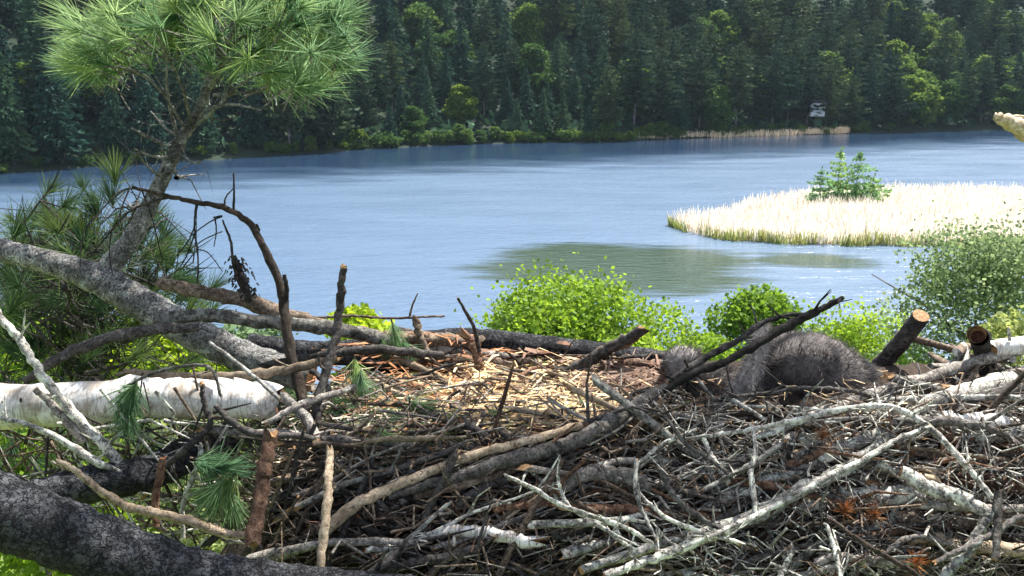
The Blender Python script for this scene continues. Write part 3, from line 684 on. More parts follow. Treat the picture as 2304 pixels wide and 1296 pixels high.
thing_stick('orange_stub', 'short orange barked stub standing over the lower limb', 'stick',
            [(362, 1030, 16, 1.86), (358, 1070, 18, 1.85), (350, 1130, 18, 1.84), (352, 1180, 16, 1.82)], 'red_stick', 'cut_red', n=10, sides=8, rough=.12, knots=2, jag=(1.2, 0))
thing_stick('split_stick', 'flat pale split stick lying level below the green needles', 'stick',
            [(800, 998, 6, 1.92), (870, 988, 13, 1.94), (950, 986, 13, 1.96), (1052, 984, 6, 1.98)], 'pale_stick', 'cut', n=14, sides=7, rough=.12, knots=1)
thing_stick('main_branch', 'long smooth grey brown branch rising diagonally along the front of the bowl', 'branch',
            [(880, 1118, 14), (960, 1092, 24), (1040, 1070, 30), (1150, 1038, 36), (1266, 1004, 40), (1388, 944, 42), (1470, 895, 44), (1540, 862, 40)], 'grey_stick', 'cut', 2, .05, n=30, sides=11, rough=.06, knots=3, off=.07)
thing_stick('main_branch', 'pale brown branch below the smooth one with its blunt end by the peeled stick', 'branch',
            [(728, 1192, 34), (800, 1140, 30), (870, 1104, 28), (950, 1066, 26), (1040, 1034, 24), (1130, 1010, 22), (1220, 985, 22), (1310, 962, 20)], 'pale_stick', 'cut', 1, .05, n=28, sides=10, rough=.08, knots=4, off=.075)
thing_stick('blunt_log', 'short pale stick with a chewed pale end in the dark front hollow', 'stick',
            [(1250, 1110, 22), (1310, 1075, 36), (1390, 1068, 40), (1468, 1090, 40)], 'grey_stick', 'cut', n=14, sides=11, rough=.07, knots=3, off=.06)
thing_stick('lichen_branch', 'big pale lichened branch sweeping up through the right front of the nest', 'branch',
            [(1310, 1290, 20), (1440, 1240, 24), (1560, 1208, 28), (1680, 1165, 34), (1780, 1110, 33), (1870, 1070, 31), (1950, 1020, 28), (2010, 975, 25)], 'lichen_stick', 'cut', 18, .1, n=32, sides=11, rough=.16, knots=8, off=.09)
thing_stick('arched_twig', 'long thin lichened twig arching over and dropping to the right', 'branch',
            [(1540, 985, 6), (1640, 975, 10), (1720, 962, 11), (1800, 943, 13), (1900, 922, 14), (1990, 915, 14), (2050, 935, 14), (2110, 980, 15), (2170, 1050, 14), (2235, 1125, 11)], 'lichen_stick', 'cut', 10, .08, n=36, sides=8, rough=.15, knots=6, off=.13)
thing_stick('white_stick', 'thick white stick sloping down to the right in the right front', 'stick',
            [(2030, 1065, 30), (2100, 1096, 34), (2160, 1122, 34), (2224, 1150, 26)], 'lichen_stick', 'cut', 1, .05, n=14, sides=10, rough=.08, knots=3, off=.12)
thing_stick('rim_branch', 'pale branch climbing along the right rim behind the arched twig', 'branch',
            [(1700, 985, 18), (1800, 945, 22), (1900, 908, 24), (2000, 873, 24, 2.28), (2100, 845, 26, 2.34), (2200, 815, 24, 2.4), (2330, 785, 20, 2.44)], 'grey_stick', 'cut', 8, .08, n=26, sides=9, rough=.16, knots=6, off=.05)
thing_stick('hanging_stick', 'pale stick hanging straight down near the right edge', 'stick',
            [(2248, 1110, 18), (2244, 1170, 19), (2240, 1258, 14)], 'grey_stick', 'cut', 2, .05, n=10, sides=8, rough=.12, knots=2, off=.16)
thing_stick('white_twig', 'thin white twig slanting down in front of the long smooth branch', 'twig',
            [(1458, 890, 8), (1500, 940, 9), (1545, 1000, 10), (1600, 1035, 10), (1650, 1075, 10)], 'lichen_stick', 'cut', 5, .07, n=18, sides=6, rough=.15, knots=3, off=.14)
thing_stick('dark_twig', 'thin dark twig lying level in front of the large eaglet', 'twig',
            [(1620, 894, 12, 2.14), (1720, 885, 11, 2.13), (1800, 873, 11, 2.13), (1900, 878, 11, 2.14), (1980, 890, 10, 2.16), (2080, 862, 9, 2.22)], 'dark_stick', 'cut', 9, .06, n=24, sides=6, rough=.15, knots=5, off=0)
# sawn birch stump and the birch log beside it at the right edge
mb = MB(); stick(mb, [(2225, 860, 34, 2.42), (2215, 805, 38, 2.4), (2204, 765, 42, 2.33), (2197, 752, 42, 2.29)], off=0, n=10, sides=14, rough=.06, knots=1, caps=(1, 0))
P, W = stick_path([(2204, 765, 36, 2.33), (2197, 752, 36, 2.29)], 3, 0)
tube(mb, [P[-1], P[-1] + (P[0] - P[-1]) * .45], [W[-1] * 1.13, W[-1] * .8], 14, .03, 0, 5, (0, 1), 1, 2)
o = mb.build('cut_stump', [M['dark_stick'], M['cut'], M['cut_dark']], None, tuple(P[0])); tag(o, 'short stub with a hollow orange rimmed cut end facing the viewer', 'branch')
thing_stick('birch_stick', 'white barked stick running off the right edge beside the hollow stub', 'stick',
            [(2222, 790, 34, 2.4), (2260, 782, 38, 2.4), (2320, 772, 40, 2.42), (2400, 765, 40, 2.44), (2600, 775, 36, 2.46), (2750, 800, 28, 2.48)], 'birch', 'cut', 1, .04, n=12, sides=12, rough=.06, knots=2)
thing_stick('white_twig', 'stubby pale twig standing on the birch stick at the right edge', 'twig', [(2272, 766, 8, 2.39), (2270, 750, 7, 2.39), (2269, 738, 5, 2.39)], 'lichen_stick', n=6, sides=6)
# ---- sticks woven into the nest: traced ones
TR = [  # (material, spec, off)
 ('dark_stick', [(480, 975, 16), (600, 972, 20), (720, 985, 22), (850, 1000, 24), (960, 1008, 18)], .05),
 ('grey_stick', [(470, 972, 18, 2.05), (560, 972, 22, 2.05), (680, 985, 24, 2.03), (800, 1005, 22, 2.03)], .0),
 ('pale_stick', [(820, 840, 12), (880, 880, 16), (960, 905, 16), (1040, 925, 12)], .03),
 ('pale_stick', [(890, 805, 14), (960, 840, 18), (1040, 882, 20), (1100, 915, 16), (1240, 960, 12)], .04),
 ('pale_stick', [(1050, 900, 10), (1130, 890, 14), (1230, 870, 16), (1330, 845, 14)], .03),
 ('brown_stick', [(1110, 925, 18), (1200, 950, 20), (1290, 975, 20)], .03),
 ('brown_stick', [(1270, 830, 20), (1340, 800, 24), (1420, 765, 26, 2.6)], .02),
 ('grey_stick', [(1270, 838, 26, 2.62), (1330, 805, 28, 2.6), (1420, 762, 26, 2.56)], .0),
 ('red_stick', [(1300, 860, 18), (1370, 830, 24), (1450, 820, 22), (1500, 830, 14)], .03),
 ('red_stick', [(1290, 885, 12), (1380, 872, 16), (1470, 870, 14)], .03),
 ('brown_stick', [(630, 930, 16), (720, 895, 20), (800, 868, 18), (850, 848, 12)], .03),
 ('red_stick', [(1098, 1015, 20), (1180, 990, 25), (1286, 972, 24), (1340, 955, 18)], .05),
 ('brown_stick', [(930, 1118, 24), (1010, 1098, 30), (1110, 1068, 28), (1200, 1040, 18)], .05),
 ('grey_stick', [(980, 1158, 22), (1060, 1112, 28), (1130, 1078, 24)], .04),
 ('dark_stick', [(1180, 1220, 18), (1260, 1200, 26), (1370, 1172, 30), (1450, 1150, 22)], .05),
 ('birch', [(960, 1210, 24), (1030, 1188, 30), (1100, 1200, 34), (1180, 1222, 34)], .06),
 ('red_stick', [(1110, 1140, 20), (1230, 1138, 24), (1340, 1148, 26), (1480, 1155, 24), (1620, 1160, 20)], .05),
 ('lichen_stick', [(820, 1238, 14), (920, 1220, 20), (1010, 1195, 22)], .06),
 ('dark_stick', [(850, 1285, 20), (960, 1262, 24), (1080, 1238, 22)], .07),
 ('lichen_stick', [(1370, 1296, 18), (1470, 1255, 22), (1570, 1222, 22), (1720, 1150, 16)], .12),
 ('grey_stick', [(1480, 1090, 16), (1600, 1058, 20), (1700, 1020, 24), (1800, 980, 22)], .05),
 ('lichen_stick', [(1600, 1130, 24), (1700, 1090, 34), (1800, 1050, 38), (1900, 1010, 36), (1990, 975, 30)], .06),
 ('lichen_stick', [(2010, 955, 24), (2090, 915, 34), (2190, 880, 38), (2320, 845, 40)], .05),
 ('dark_stick', [(2060, 985, 22), (2130, 945, 34), (2200, 910, 36), (2320, 870, 34)], .05),
 ('birch', [(2110, 948, 34), (2190, 948, 36), (2275, 955, 32)], .06),
 ('lichen_stick', [(2160, 985, 22), (2240, 978, 30), (2330, 968, 32)], .06),
 ('red_stick', [(2090, 1080, 34), (2170, 1082, 40), (2250, 1090, 42), (2340, 1096, 42)], .06),
 ('lichen_stick', [(1840, 1130, 34), (1930, 1118, 44), (2030, 1115, 46), (2130, 1112, 40)], .05),
 ('brown_stick', [(2020, 1165, 28), (2120, 1172, 32), (2220, 1168, 34), (2330, 1160, 34)], .06),
 ('pale_stick', [(2060, 1215, 28), (2150, 1225, 32), (2240, 1238, 34), (2330, 1245, 34)], .07),
 ('grey_stick', [(1860, 1260, 18), (1950, 1258, 24), (2060, 1262, 20)], .08),
 ('brown_stick', [(2060, 1020, 18), (2160, 1030, 26), (2260, 1040, 28), (2330, 1040, 28)], .05),
 ('lichen_stick', [(2236, 1150, 18), (2195, 1210, 24), (2150, 1270, 24), (2120, 1310, 22)], .13),
 ('grey_stick', [(1960, 1270, 10), (2060, 1210, 14), (2180, 1250, 12)], .1),
 ('grey_stick', [(2110, 1260, 10), (2200, 1220, 15), (2290, 1165, 13)], .15),
 ('lichen_stick', [(1590, 1100, 10), (1680, 1050, 14), (1760, 1000, 13)], .13),
 ('lichen_stick', [(1540, 1230, 8), (1700, 1160, 13), (1860, 1080, 14), (2000, 1000, 12), (2090, 960, 8)], .14),
 ('lichen_stick', [(1330, 1000, 5), (1400, 960, 7), (1460, 895, 6)], .1),
 ('lichen_stick', [(1440, 1040, 9), (1490, 1000, 10), (1560, 970, 9)], .13),
 ('lichen_stick', [(1435, 1040, 9), (1432, 1110, 11), (1450, 1160, 9), (1475, 1210, 7)], .14),
 ('lichen_stick', [(1140, 1072, 8), (1220, 1110, 11), (1300, 1150, 12), (1400, 1185, 12), (1470, 1225, 9)], .14),
 ('lichen_stick', [(1430, 1100, 7), (1480, 1150, 9), (1560, 1190, 11), (1660, 1220, 10)], .14),
 ('lichen_stick', [(1255, 1070, 7), (1265, 1110, 8), (1290, 1150, 6)], .14),
 ('lichen_stick', [(1370, 1195, 9), (1390, 1215, 10), (1430, 1235, 7)], .13),
 ('lichen_stick', [(1690, 960, 10), (1700, 1020, 12), (1690, 1070, 14), (1698, 1150, 12)], .14),
 ('lichen_stick', [(1480, 1010, 10), (1490, 1060, 12), (1520, 1120, 14), (1570, 1160, 14), (1620, 1190, 10)], .13),
 ('lichen_stick', [(1580, 980, 10), (1610, 1040, 12), (1640, 1090, 11)], .12),
 ('lichen_stick', [(1780, 1240, 10), (1770, 1270, 14), (1750, 1310, 16)], .13),
 ('lichen_stick', [(1860, 1180, 8), (1880, 1240, 11), (1895, 1310, 11)], .14),
 ('brown_stick', [(1870, 1170, 9), (1950, 1225, 11), (2060, 1290, 11)], .13),
 ('lichen_stick', [(1700, 985, 10), (1760, 965, 14), (1830, 935, 14)], .12),
 ('brown_stick', [(1620, 870, 8, 2.2), (1560, 840, 8, 2.22), (1540, 815, 5, 2.2)], .02),
 ('dark_stick', [(610, 820, 16, 2.5), (700, 800, 20, 2.5), (850, 790, 22, 2.5), (1000, 800, 20, 2.55)], .0),
 ('brown_stick', [(760, 742, 28, 2.62), (850, 760, 36, 2.66), (960, 765, 38, 2.7), (1060, 775, 36, 2.72)], .0),
 ('brown_stick', [(820, 800, 30, 2.66), (930, 806, 36, 2.66), (1060, 812, 34, 2.66), (1160, 822, 24, 2.66)], .0),
 ('grey_stick', [(860, 780, 18, 2.7), (960, 788, 26, 2.7), (1080, 796, 24, 2.7), (1220, 815, 18, 2.68)], .0),
 ('dark_stick', [(780, 812, 26, 2.56), (880, 824, 30, 2.56), (1000, 828, 22, 2.58)], .0),
 ('dark_stick', [(900, 745, 16, 2.72), (1000, 760, 22, 2.74), (1100, 770, 20, 2.75)], .0),
 ('brown_stick', [(700, 715, 8, 2.6), (780, 712, 8, 2.6), (900, 716, 7, 2.64), (1000, 712, 6, 2.66)], .0),
 ('grey_stick', [(1400, 808, 14, 2.66), (1480, 800, 16, 2.66), (1560, 795, 14, 2.66)], .0),
 ('red_stick', [(1060, 760, 22, 2.62), (1070, 800, 26, 2.6), (1082, 840, 20, 2.58)], .0),
 ('brown_stick', [(930, 715, 18, 2.64), (945, 755, 20, 2.62), (970, 800, 14, 2.6)], .0),
 ('dark_stick', [(700, 830, 12, 2.3), (740, 880, 16, 2.2), (690, 960, 18, 2.1)], .02),
 ('grey_stick', [(612, 945, 14, 2.05), (690, 905, 16, 2.1), (800, 870, 14, 2.2)], .02),
 ('dark_stick', [(455, 870, 12, 1.98), (460, 920, 14, 1.97), (470, 960, 16, 1.96), (420, 1010, 18, 1.94), (370, 1050, 16, 1.93)], .0),
 ('dark_stick', [(485, 915, 12, 1.97), (520, 950, 16, 1.96), (580, 975, 18, 1.95), (700, 985, 14, 1.95)], .0),
 ('lichen_stick', [(455, 1000, 10, 1.94), (440, 1060, 13, 1.92), (415, 1130, 12, 1.9), (410, 1200, 10, 1.88)], .0),
 ('pale_stick', [(135, 1040, 12, 1.78), (190, 1080, 14, 1.78), (270, 1130, 20, 1.78), (330, 1150, 22, 1.78), (450, 1180, 22, 1.78), (540, 1210, 18, 1.78)], .0),
 ('lichen_stick', [(280, 870, 6, 1.98), (350, 840, 8, 1.98), (440, 822, 8, 1.98), (480, 835, 8, 1.97), (495, 890, 7, 1.96)], .0),
]
tm = {}
for i, (mat, spec, off) in enumerate(TR):
    mb = MB(); P, W = stick(mb, spec, off=off, n=max(8, 5 * len(spec)), sides=8, rough=.15, knots=4, jag=(rnd.choice((0, 2.5, 4)), rnd.choice((0, 2.5, 4))))
    if mat == 'lichen_stick': twigs_along(mb, P, W, rnd.randrange(2, 5), .07, rnd)
    o = mb.build('stick', [M[mat], M['cut']], nest, tuple(P[len(P) // 2])); o.location = P[len(P) // 2] - NO

# ---- woven sticks: shared shapes
def stick_variant(seed, bend, side):
    rr = random.Random(seed); mb = MB(); n = 9
    a, b = rr.uniform(-bend, bend), rr.uniform(-bend, bend)
    pts = [(x - .5, a * math.sin(math.pi * x) + rr.gauss(0, .006), b * math.sin(math.pi * x * 1.3) + rr.gauss(0, .006)) for x in np.linspace(0, 1, n)]
    tube(mb, pts, [.026 * (1 - .45 * i / (n - 1)) for i in range(n)], 7, .14, 3, seed, jag=(rr.choice((0, 3, 5)), rr.choice((2, 4, 6))))
    for _ in range(side):
        i = rr.randrange(2, n - 1); L = rr.uniform(.12, .4); d = Vector((rr.uniform(.2, .8), rr.gauss(0, .6), rr.gauss(.2, .6))).normalized()
        p = Vector(pts[i]); tube(mb, [p, p + d * L * .5 + Vector((0, 0, rr.gauss(0, .03))), p + d * L], [.013, .009, .004], 5, .1, 0, seed + _, (0, 0))
    return mb
VAR = {}
for mat in ('grey_stick', 'brown_stick', 'red_stick', 'lichen_stick', 'dark_stick', 'pale_stick'):
    VAR[mat] = [stick_variant(200 + i, .05 if i < 3 else .12, (0, 1, 2, 3, 5)[i]).mesh('stick_shape', [M[mat], M['cut']]) for i in range(5)]
def place_stick(px, py, L, rpx, mat, off, yaw, pitch, var=None):
    p = pt(px, py, None, off); o = link('stick', rnd.choice(VAR[mat]) if var is None else VAR[mat][var], nest)
    th = rpx / FPX * 2 / .022 * .5
    o.location = p - NO; o.rotation_euler = (rnd.uniform(0, 6.28), -pitch, yaw); o.scale = (L, th, th); return o
def nest_slope(px, py):
    p = pt(px, py); e = .02
    return (nest_h(p.x + e, p.y) - nest_h(p.x - e, p.y)) / (2 * e), (nest_h(p.x, p.y + e) - nest_h(p.x, p.y - e)) / (2 * e)
cnt = 0
while cnt < 205:
    px, py = rnd.uniform(560, 2340), rnd.uniform(880, 1300)
    low = np.interp(px, [560, 700, 900, 1150, 1400, 1500, 1700, 2000, 2304], [1010, 1000, 1040, 1020, 960, 930, 960, 920, 850])
    if py < low: continue
    right = px > 1480
    mat = rnd.choices(('lichen_stick', 'grey_stick', 'brown_stick', 'dark_stick', 'red_stick', 'pale_stick'), (5, 3, 3, 1, 2, .8) if right else (1, 2.5, 4, 4, 1.2, .5))[0]
    yaw = rnd.gauss(.12 if not right else .05, .38); sx, sy = nest_slope(px, py)
    pitch = math.atan(sx * math.cos(yaw) + sy * math.sin(yaw)) + rnd.gauss(.1 if not right else .0, .16)
    place_stick(px, py, rnd.uniform(.22, .55), rnd.uniform(9, 22) * (1 if rnd.random() < .7 else .6), mat, rnd.uniform(.0, .06), yaw, pitch); cnt += 1
for k in range(42):
    px, py = rnd.gauss(1080, 190), rnd.uniform(800, 975)
    if not 720 < px < 1480: continue
    mat = rnd.choices(('pale_stick', 'brown_stick', 'grey_stick', 'red_stick', 'dark_stick'), (3, 3, 3, 1.5, 1))[0]
    place_stick(px, py, rnd.uniform(.14, .36), rnd.uniform(5, 11), mat, rnd.uniform(.01, .05), rnd.gauss(-.2, .6), rnd.gauss(0, .22))
# thinner twigs, too many to tell apart
def twig_field(name, n, mats, region, L, r0, off, seed, yaw_s=.9, up=.25):
    rr = random.Random(seed); mb = MB()
    k = 0
    while k < n:
        px, py = rr.uniform(region[0], region[1]), rr.uniform(region[2], region[3])
        low = np.interp(px, [560, 700, 900, 1150, 1400, 1500, 1700, 2000, 2304], [900, 880, 860, 850, 850, 900, 940, 890, 840])
        if py < low: continue
        k += 1; p = pt(px, py, None, rr.uniform(*off)); l = rr.uniform(*L); a = rr.gauss(0, yaw_s)
        d = Vector((math.cos(a) * rr.choice((-1, 1)), math.sin(a) * .6, rr.gauss(0, up))).normalized()
        b = Vector((rr.gauss(0, .12), rr.gauss(0, .12), rr.gauss(0, .12))) * l; rad = rr.uniform(*r0)
        j1, j2 = (Vector((rr.gauss(0, .09), rr.gauss(0, .09), rr.gauss(0, .09))) * l for _ in range(2))
        tube(mb, [p - d * l * .5, p - d * l * .2 + j1, p + b, p + d * l * .25 + j2, p + d * l * .5], [rad, rad * .95, rad * .85, rad * .65, rad * .35], 5, .12, 0, k, (1, 1), rr.randrange(len(mats)), 0)
        if rr.random() < .3:
            d2 = (d + Vector((rr.gauss(0, .6), rr.gauss(0, .6), rr.gauss(.1, .6)))).normalized()
            tube(mb, [p + b, p + b + d2 * l * .35], [rad * .7, rad * .3], 4, .1, 0, k + 9999, (0, 0), 0, 0)
    o = mb.build(name, [M[m] for m in mats], nest, tuple(NO)); o.location = (0, 0, 0); tag(o, kind='stuff')
twig_field('small_twigs', 1500, ['brown_stick', 'grey_stick', 'dark_stick', 'brown_stick'], (560, 1560, 850, 1310), (.06, .26), (.0012, .0042), (-.01, .05), 1)
twig_field('lichened_twigs', 1350, ['lichen_stick', 'grey_stick', 'brown_stick', 'dark_stick'], (1480, 2340, 840, 1310), (.06, .24), (.001, .0034), (-.01, .09), 2, 1.0, .4)
# the rim beyond the right edge of the picture
rr = random.Random(41); mb = MB()
for k in range(150):
    x, y = rr.uniform(1.36, 1.66), rr.uniform(1.6, 2.7); z = nest_h(x, y) - .02 - 1.2 * max(0, x - 1.42) + rr.uniform(-.03, .05); a = rr.gauss(1.2, .7); l = rr.uniform(.15, .5)
    d = Vector((math.cos(a), math.sin(a), rr.gauss(-.05, .2))).normalized(); rad = rr.uniform(.004, .015); p = Vector((x, y, z))
    tube(mb, [p - d * l * .5, p + Vector((rr.gauss(0, .015), rr.gauss(0, .015), rr.gauss(.01, .015))), p + d * l * .5], [rad, rad * .9, rad * .6], 7, .14, 1, k, (1, 1), rr.randrange(4), 0)
o = mb.build('side_sticks', [M['lichen_stick'], M['grey_stick'], M['brown_stick'], M['dark_stick']], nest, tuple(NO)); o.location = (0, 0, 0); tag(o, kind='stuff')
# bowl lining
def straw_field(name, n, mat, cx, cy, rx, ry, L, w, seed, up=.12):
    r = np.random.default_rng(seed); Q = []
    while len(Q) < n:
        q, a = r.normal(size=2), 0
        if q @ q > 5: continue
        px, py = cx + q[0] * rx, cy + q[1] * ry
        p = np.array(pt(px, py, None, r.uniform(-.01, .04))); l = r.uniform(*L); a = r.uniform(0, 6.28)
        d = np.array([math.cos(a), math.sin(a) * .8, r.normal() * up]); d /= np.linalg.norm(d)
        s = np.cross(d, [r.normal() * .4, -.6, 1]); s *= w * r.uniform(.4, 1.3) / np.linalg.norm(s)
        b = r.normal(size=3) * l * .06
        Q.append([p - d * l / 2 - s * .6, p - d * l / 2 + s * .6, p + b + s, p + b - s]); Q.append([p + b - s, p + b + s, p + d * l / 2 + s * .3, p + d * l / 2 - s * .3])
    o = link(name, cards_mesh(name, np.array(Q) - np.array(NO), M[mat]), nest); tag(o, kind='stuff')
straw_field('straw_lining', 2300, 'straw', 1185, 888, 125, 38, (.04, .2), .0028, 21)
straw_field('bark_shreds', 900, 'shred', 1390, 850, 75, 22, (.05, .2), .004, 22)
straw_field('bark_shreds', 700, 'shred', 960, 870, 130, 60, (.04, .16), .003, 23)
straw_field('wood_chips', 260, 'straw', 1130, 895, 150, 50, (.03, .1), .007, 27)
straw_field('wood_chips', 160, 'shred', 1250, 880, 170, 50, (.03, .09), .008, 28)
straw_field('green_needles', 900, 'needle', 1060, 920, 210, 42, (.06, .11), .0013, 29)
straw_field('green_needles', 700, 'needle', 870, 935, 85, 42, (.07, .12), .0014, 30)
straw_field('dead_grass', 900, 'straw', 800, 960, 130, 60, (.04, .16), .0022, 24)
straw_field('dead_grass', 350, 'shred', 1000, 1110, 260, 80, (.04, .16), .0022, 25)
straw_field('dead_grass', 700, 'straw', 1850, 1020, 250, 110, (.03, .12), .0018, 26)

# ------------------------------------------------------------------ pine needles
def tuft_mesh(name, seed, n, L, spread, mat, w=.0011, droop=0.0, zr=1.0):
    r = np.random.default_rng(seed); Q = []
    for _ in range(n):
        z0 = r.uniform(-.35, .1) * L * .6 * zr; th = abs(r.normal()) * spread + .08; a = r.uniform(0, 6.28)
        d = np.array([math.cos(a) * math.sin(th), math.sin(a) * math.sin(th), math.cos(th)]); l = L * r.uniform(.65, 1.1)
        s = np.cross(d, r.normal(size=3)); s *= w / np.linalg.norm(s)
        p0 = np.array([0, 0, z0]); p1 = p0 + d * l * .55; p2 = p0 + d * l + np.array([0, 0, -droop * l])
        Q.append([p0 - s * .7, p0 + s * .7, p1 + s, p1 - s]); Q.append([p1 - s, p1 + s, p2 + s * .25, p2 - s * .25])
    return cards_mesh(name, np.array(Q), M[mat])
TUFT = [tuft_mesh('needle_tuft', 300 + i, 58, .115, .6, 'needle', .0014) for i in range(4)]
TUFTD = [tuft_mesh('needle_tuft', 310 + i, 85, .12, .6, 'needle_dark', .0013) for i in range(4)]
def put_tuft(parent, org, p, d, meshes, sc=1.0, name='needle_tuft'):
    o = link(name, rnd.choice(meshes), parent); q = Vector(d).normalized().to_track_quat('Z', 'Y')
    o.rotation_euler = (q @ Matrix.Rotation(rnd.uniform(0, 6.28), 3, 'Z').to_quaternion()).to_euler(); o.location = Vector(p) - org; o.scale = (sc,) * 3; return o

# host pine: trunk in the lower left corner, forked limbs, upright leader with its crown
pine = empty('host_pine', at(-60, 1300, 1.7)); tag(pine, 'grey barked white pine with forked limbs and needled leader at left carrying the nest', 'tree'); PO = pine.location.copy()
def limb(name, spec, mat, n, sides=14, rough=.07, knots=6):
    mb = MB(); P, W = stick(mb, spec, off=0, n=n * 2, sides=sides * 2, rough=rough, knots=0, wob=0)
    o = mb.build(name, [M[mat], M['cut']], pine, tuple(P[n // 2])); o.location = P[n // 2] - PO; return P, W
limb('trunk', [(-260, 1045, 150, 1.55), (-60, 1124, 146, 1.58), (150, 1205, 142, 1.6), (400, 1296, 136, 1.62), (600, 1322, 118, 1.64), (800, 1332, 96, 1.66), (1010, 1334, 66, 1.66)], 'trunk_bark', 30, 24, .06, 10)
limb('limb', [(60, 1120, 70, 1.85), (200, 1090, 84, 1.9), (330, 1065, 84, 1.95), (430, 1020, 80, 2.1), (520, 985, 70, 2.2)], 'trunk_bark', 18)
limb('limb', [(-120, 530, 60, 3.0), (0, 562, 50, 2.95), (110, 590, 52, 2.9), (220, 628, 68, 2.85), (330, 690, 76, 2.8), (440, 752, 78, 2.75), (560, 808, 76, 2.7), (700, 850, 74, 2.66)], 'pine_bark', 32, 16, .06, 8)
limb('limb', [(560, 772, 50, 2.8), (700, 790, 52, 2.79), (850, 782, 54, 2.78), (1000, 765, 58, 2.78), (1100, 768, 62, 2.78), (1250, 784, 60, 2.78), (1400, 800, 54, 2.79), (1560, 816, 40, 2.8)], 'trunk_bark', 30, 14, .05, 4)
PB, WB = limb('leader', [(215, 640, 46, 2.85), (255, 590, 47, 2.86), (300, 530, 42, 2.88), (345, 445, 35, 2.9), (378, 375, 31, 2.92), (410, 310, 27, 2.94), (445, 255, 24, 2.95), (466, 195, 20, 2.96), (478, 150, 16, 2.97), (520, 70, 18, 2.98), (560, -30, 14, 2.98), (600, -160, 10, 2.98)], 'pine_bark', 40, 14, .07, 10)
SIDE = [[(395, 335, 9), (340, 312, 7), (295, 288, 4)], [(382, 352, 7), (340, 350, 5), (302, 334, 3)], [(408, 312, 8), (375, 290, 6), (340, 252, 4)], [(400, 312, 9), (382, 240, 8), (375, 150, 6), (385, 60, 4)],
        [(430, 275, 8), (410, 200, 7), (378, 130, 6), (340, 60, 4)], [(468, 245, 8), (520, 235, 7), (590, 248, 4)], [(440, 285, 9), (480, 250, 8), (535, 195, 7), (600, 160, 4)], [(470, 200, 12), (495, 160, 12), (520, 100, 9), (600, 60, 5), (700, 40, 3)],
        [(505, 100, 10), (480, 30, 8), (430, -30, 5)], [(480, 150, 8), (540, 130, 7), (640, 120, 5), (730, 130, 3)], [(420, 300, 7), (370, 215, 6), (300, 160, 5), (230, 150, 3)], [(378, 140, 6), (320, 90, 5), (250, 40, 3)], [(480, 215, 7), (560, 205, 6), (650, 180, 4)], [(540, 30, 8), (640, -10, 6), (740, 0, 4)], [(380, 60, 5), (330, -10, 4), (260, -40, 3)], [(395, 400, 12), (412, 398, 8)],
        [(300, 470, 8), (290, 460, 6)], [(405, 345, 6), (440, 368, 4), (452, 360, 3)], [(375, 405, 6), (330, 372, 4), (310, 340, 3)]]
rr = random.Random(9); ends = []
for sp_ in SIDE:
    y0 = 2.93; dy = rr.uniform(-.5, .4)
    sp4 = [(a, b, w, y0 + dy * i / (len(sp_) - 1)) for i, (a, b, w) in enumerate(sp_)]
    mb = MB(); P, W = stick(mb, sp4, off=0, n=12, sides=6, rough=.12, knots=3, caps=(0, 0)); ends.append(P)
    twigs_along(mb, P, W, 5, .1, rr, .4)
    o = mb.build('branch', [M['pine_bark'], M['cut']], pine, tuple(PO)); o.location = (0, 0, 0)
cl = []
for a, b, sx, sy, n in ((320, 60, 85, 70, 32), (470, 20, 90, 50, 26), (640, 60, 85, 65, 44), (715, 110, 60, 65, 32), (580, 130, 65, 45, 14), (255, 135, 60, 38, 22), (400, 90, 60, 45, 10), (640, 190, 50, 20, 14), (210, 155, 22, 18, 10), (600, -40, 120, 30, 18), (690, 200, 35, 15, 8)):
    for _ in range(n): cl.append((rr.gauss(a, sx * .62), rr.gauss(b, sy * .62)))
mbt = MB()
for a, b in cl:
    Y = 2.95 + rr.gauss(0, .2); p = at(a, b, Y); ax = at(np.interp(b, [-100, 150, 260], [560, 480, 440]), b + 60, 2.95)
    d = (p - ax).normalized() + Vector((rr.gauss(0, .45), rr.gauss(-.15, .45), rr.gauss(.35, .4)))
    put_tuft(pine, PO, p, d, TUFT, rr.uniform(.85, 1.2))
    tube(mbt, [p - d.normalized() * .09 - Vector((0, 0, .01)), p], [.0028, .002], 5, .1, 0, rr.random(), (0, 0))
o = mbt.build('shoots', M['pine_bark'], pine, tuple(PO)); o.location = (0, 0, 0); tag(o, kind='stuff')

# unseen upper boughs of the same pine, added to cast dappled shade on the nest
rr = random.Random(52)
def shade_bough(target, hgt, n, spread):
    c = Vector(target) + sdir * hgt
    mb = MB(); a = c + Vector((-1.6, .3, .1)); P = [Vector(q) for q in spline([tuple(a), tuple((a + c) / 2 + Vector((0, .1, .12))), tuple(c), tuple(c + Vector((.5, -.05, .05)))], 16)]
    tube(mb, P, [.018 * (1 - .85 * k / 15) for k in range(16)], 8, .1, 3, n, (0, 0)); twigs_along(mb, P, [.008] * 16, 16, .25, rr, .1)
    o = mb.build('bough', [M['pine_bark'], M['cut']], pine, tuple(PO)); o.location = (0, 0, 0)
    for _ in range(n):
        p = c + Vector((rr.gauss(0, spread), rr.gauss(0, spread * .7), rr.gauss(0, .12)))
        put_tuft(pine, PO, p, Vector((rr.gauss(.2, .6), rr.gauss(0, .6), rr.gauss(.4, .4))), TUFT, rr.uniform(1, 1.5))
shade_bough(pt(1330, 1090), 2.2, 26, .22)
shade_bough(pt(1660, 900), 2.5, 22, .16)
shade_bough(at(200, 1200, 1.6), 2.4, 60, .3)
shade_bough(pt(960, 1130), 2.3, 30, .2)

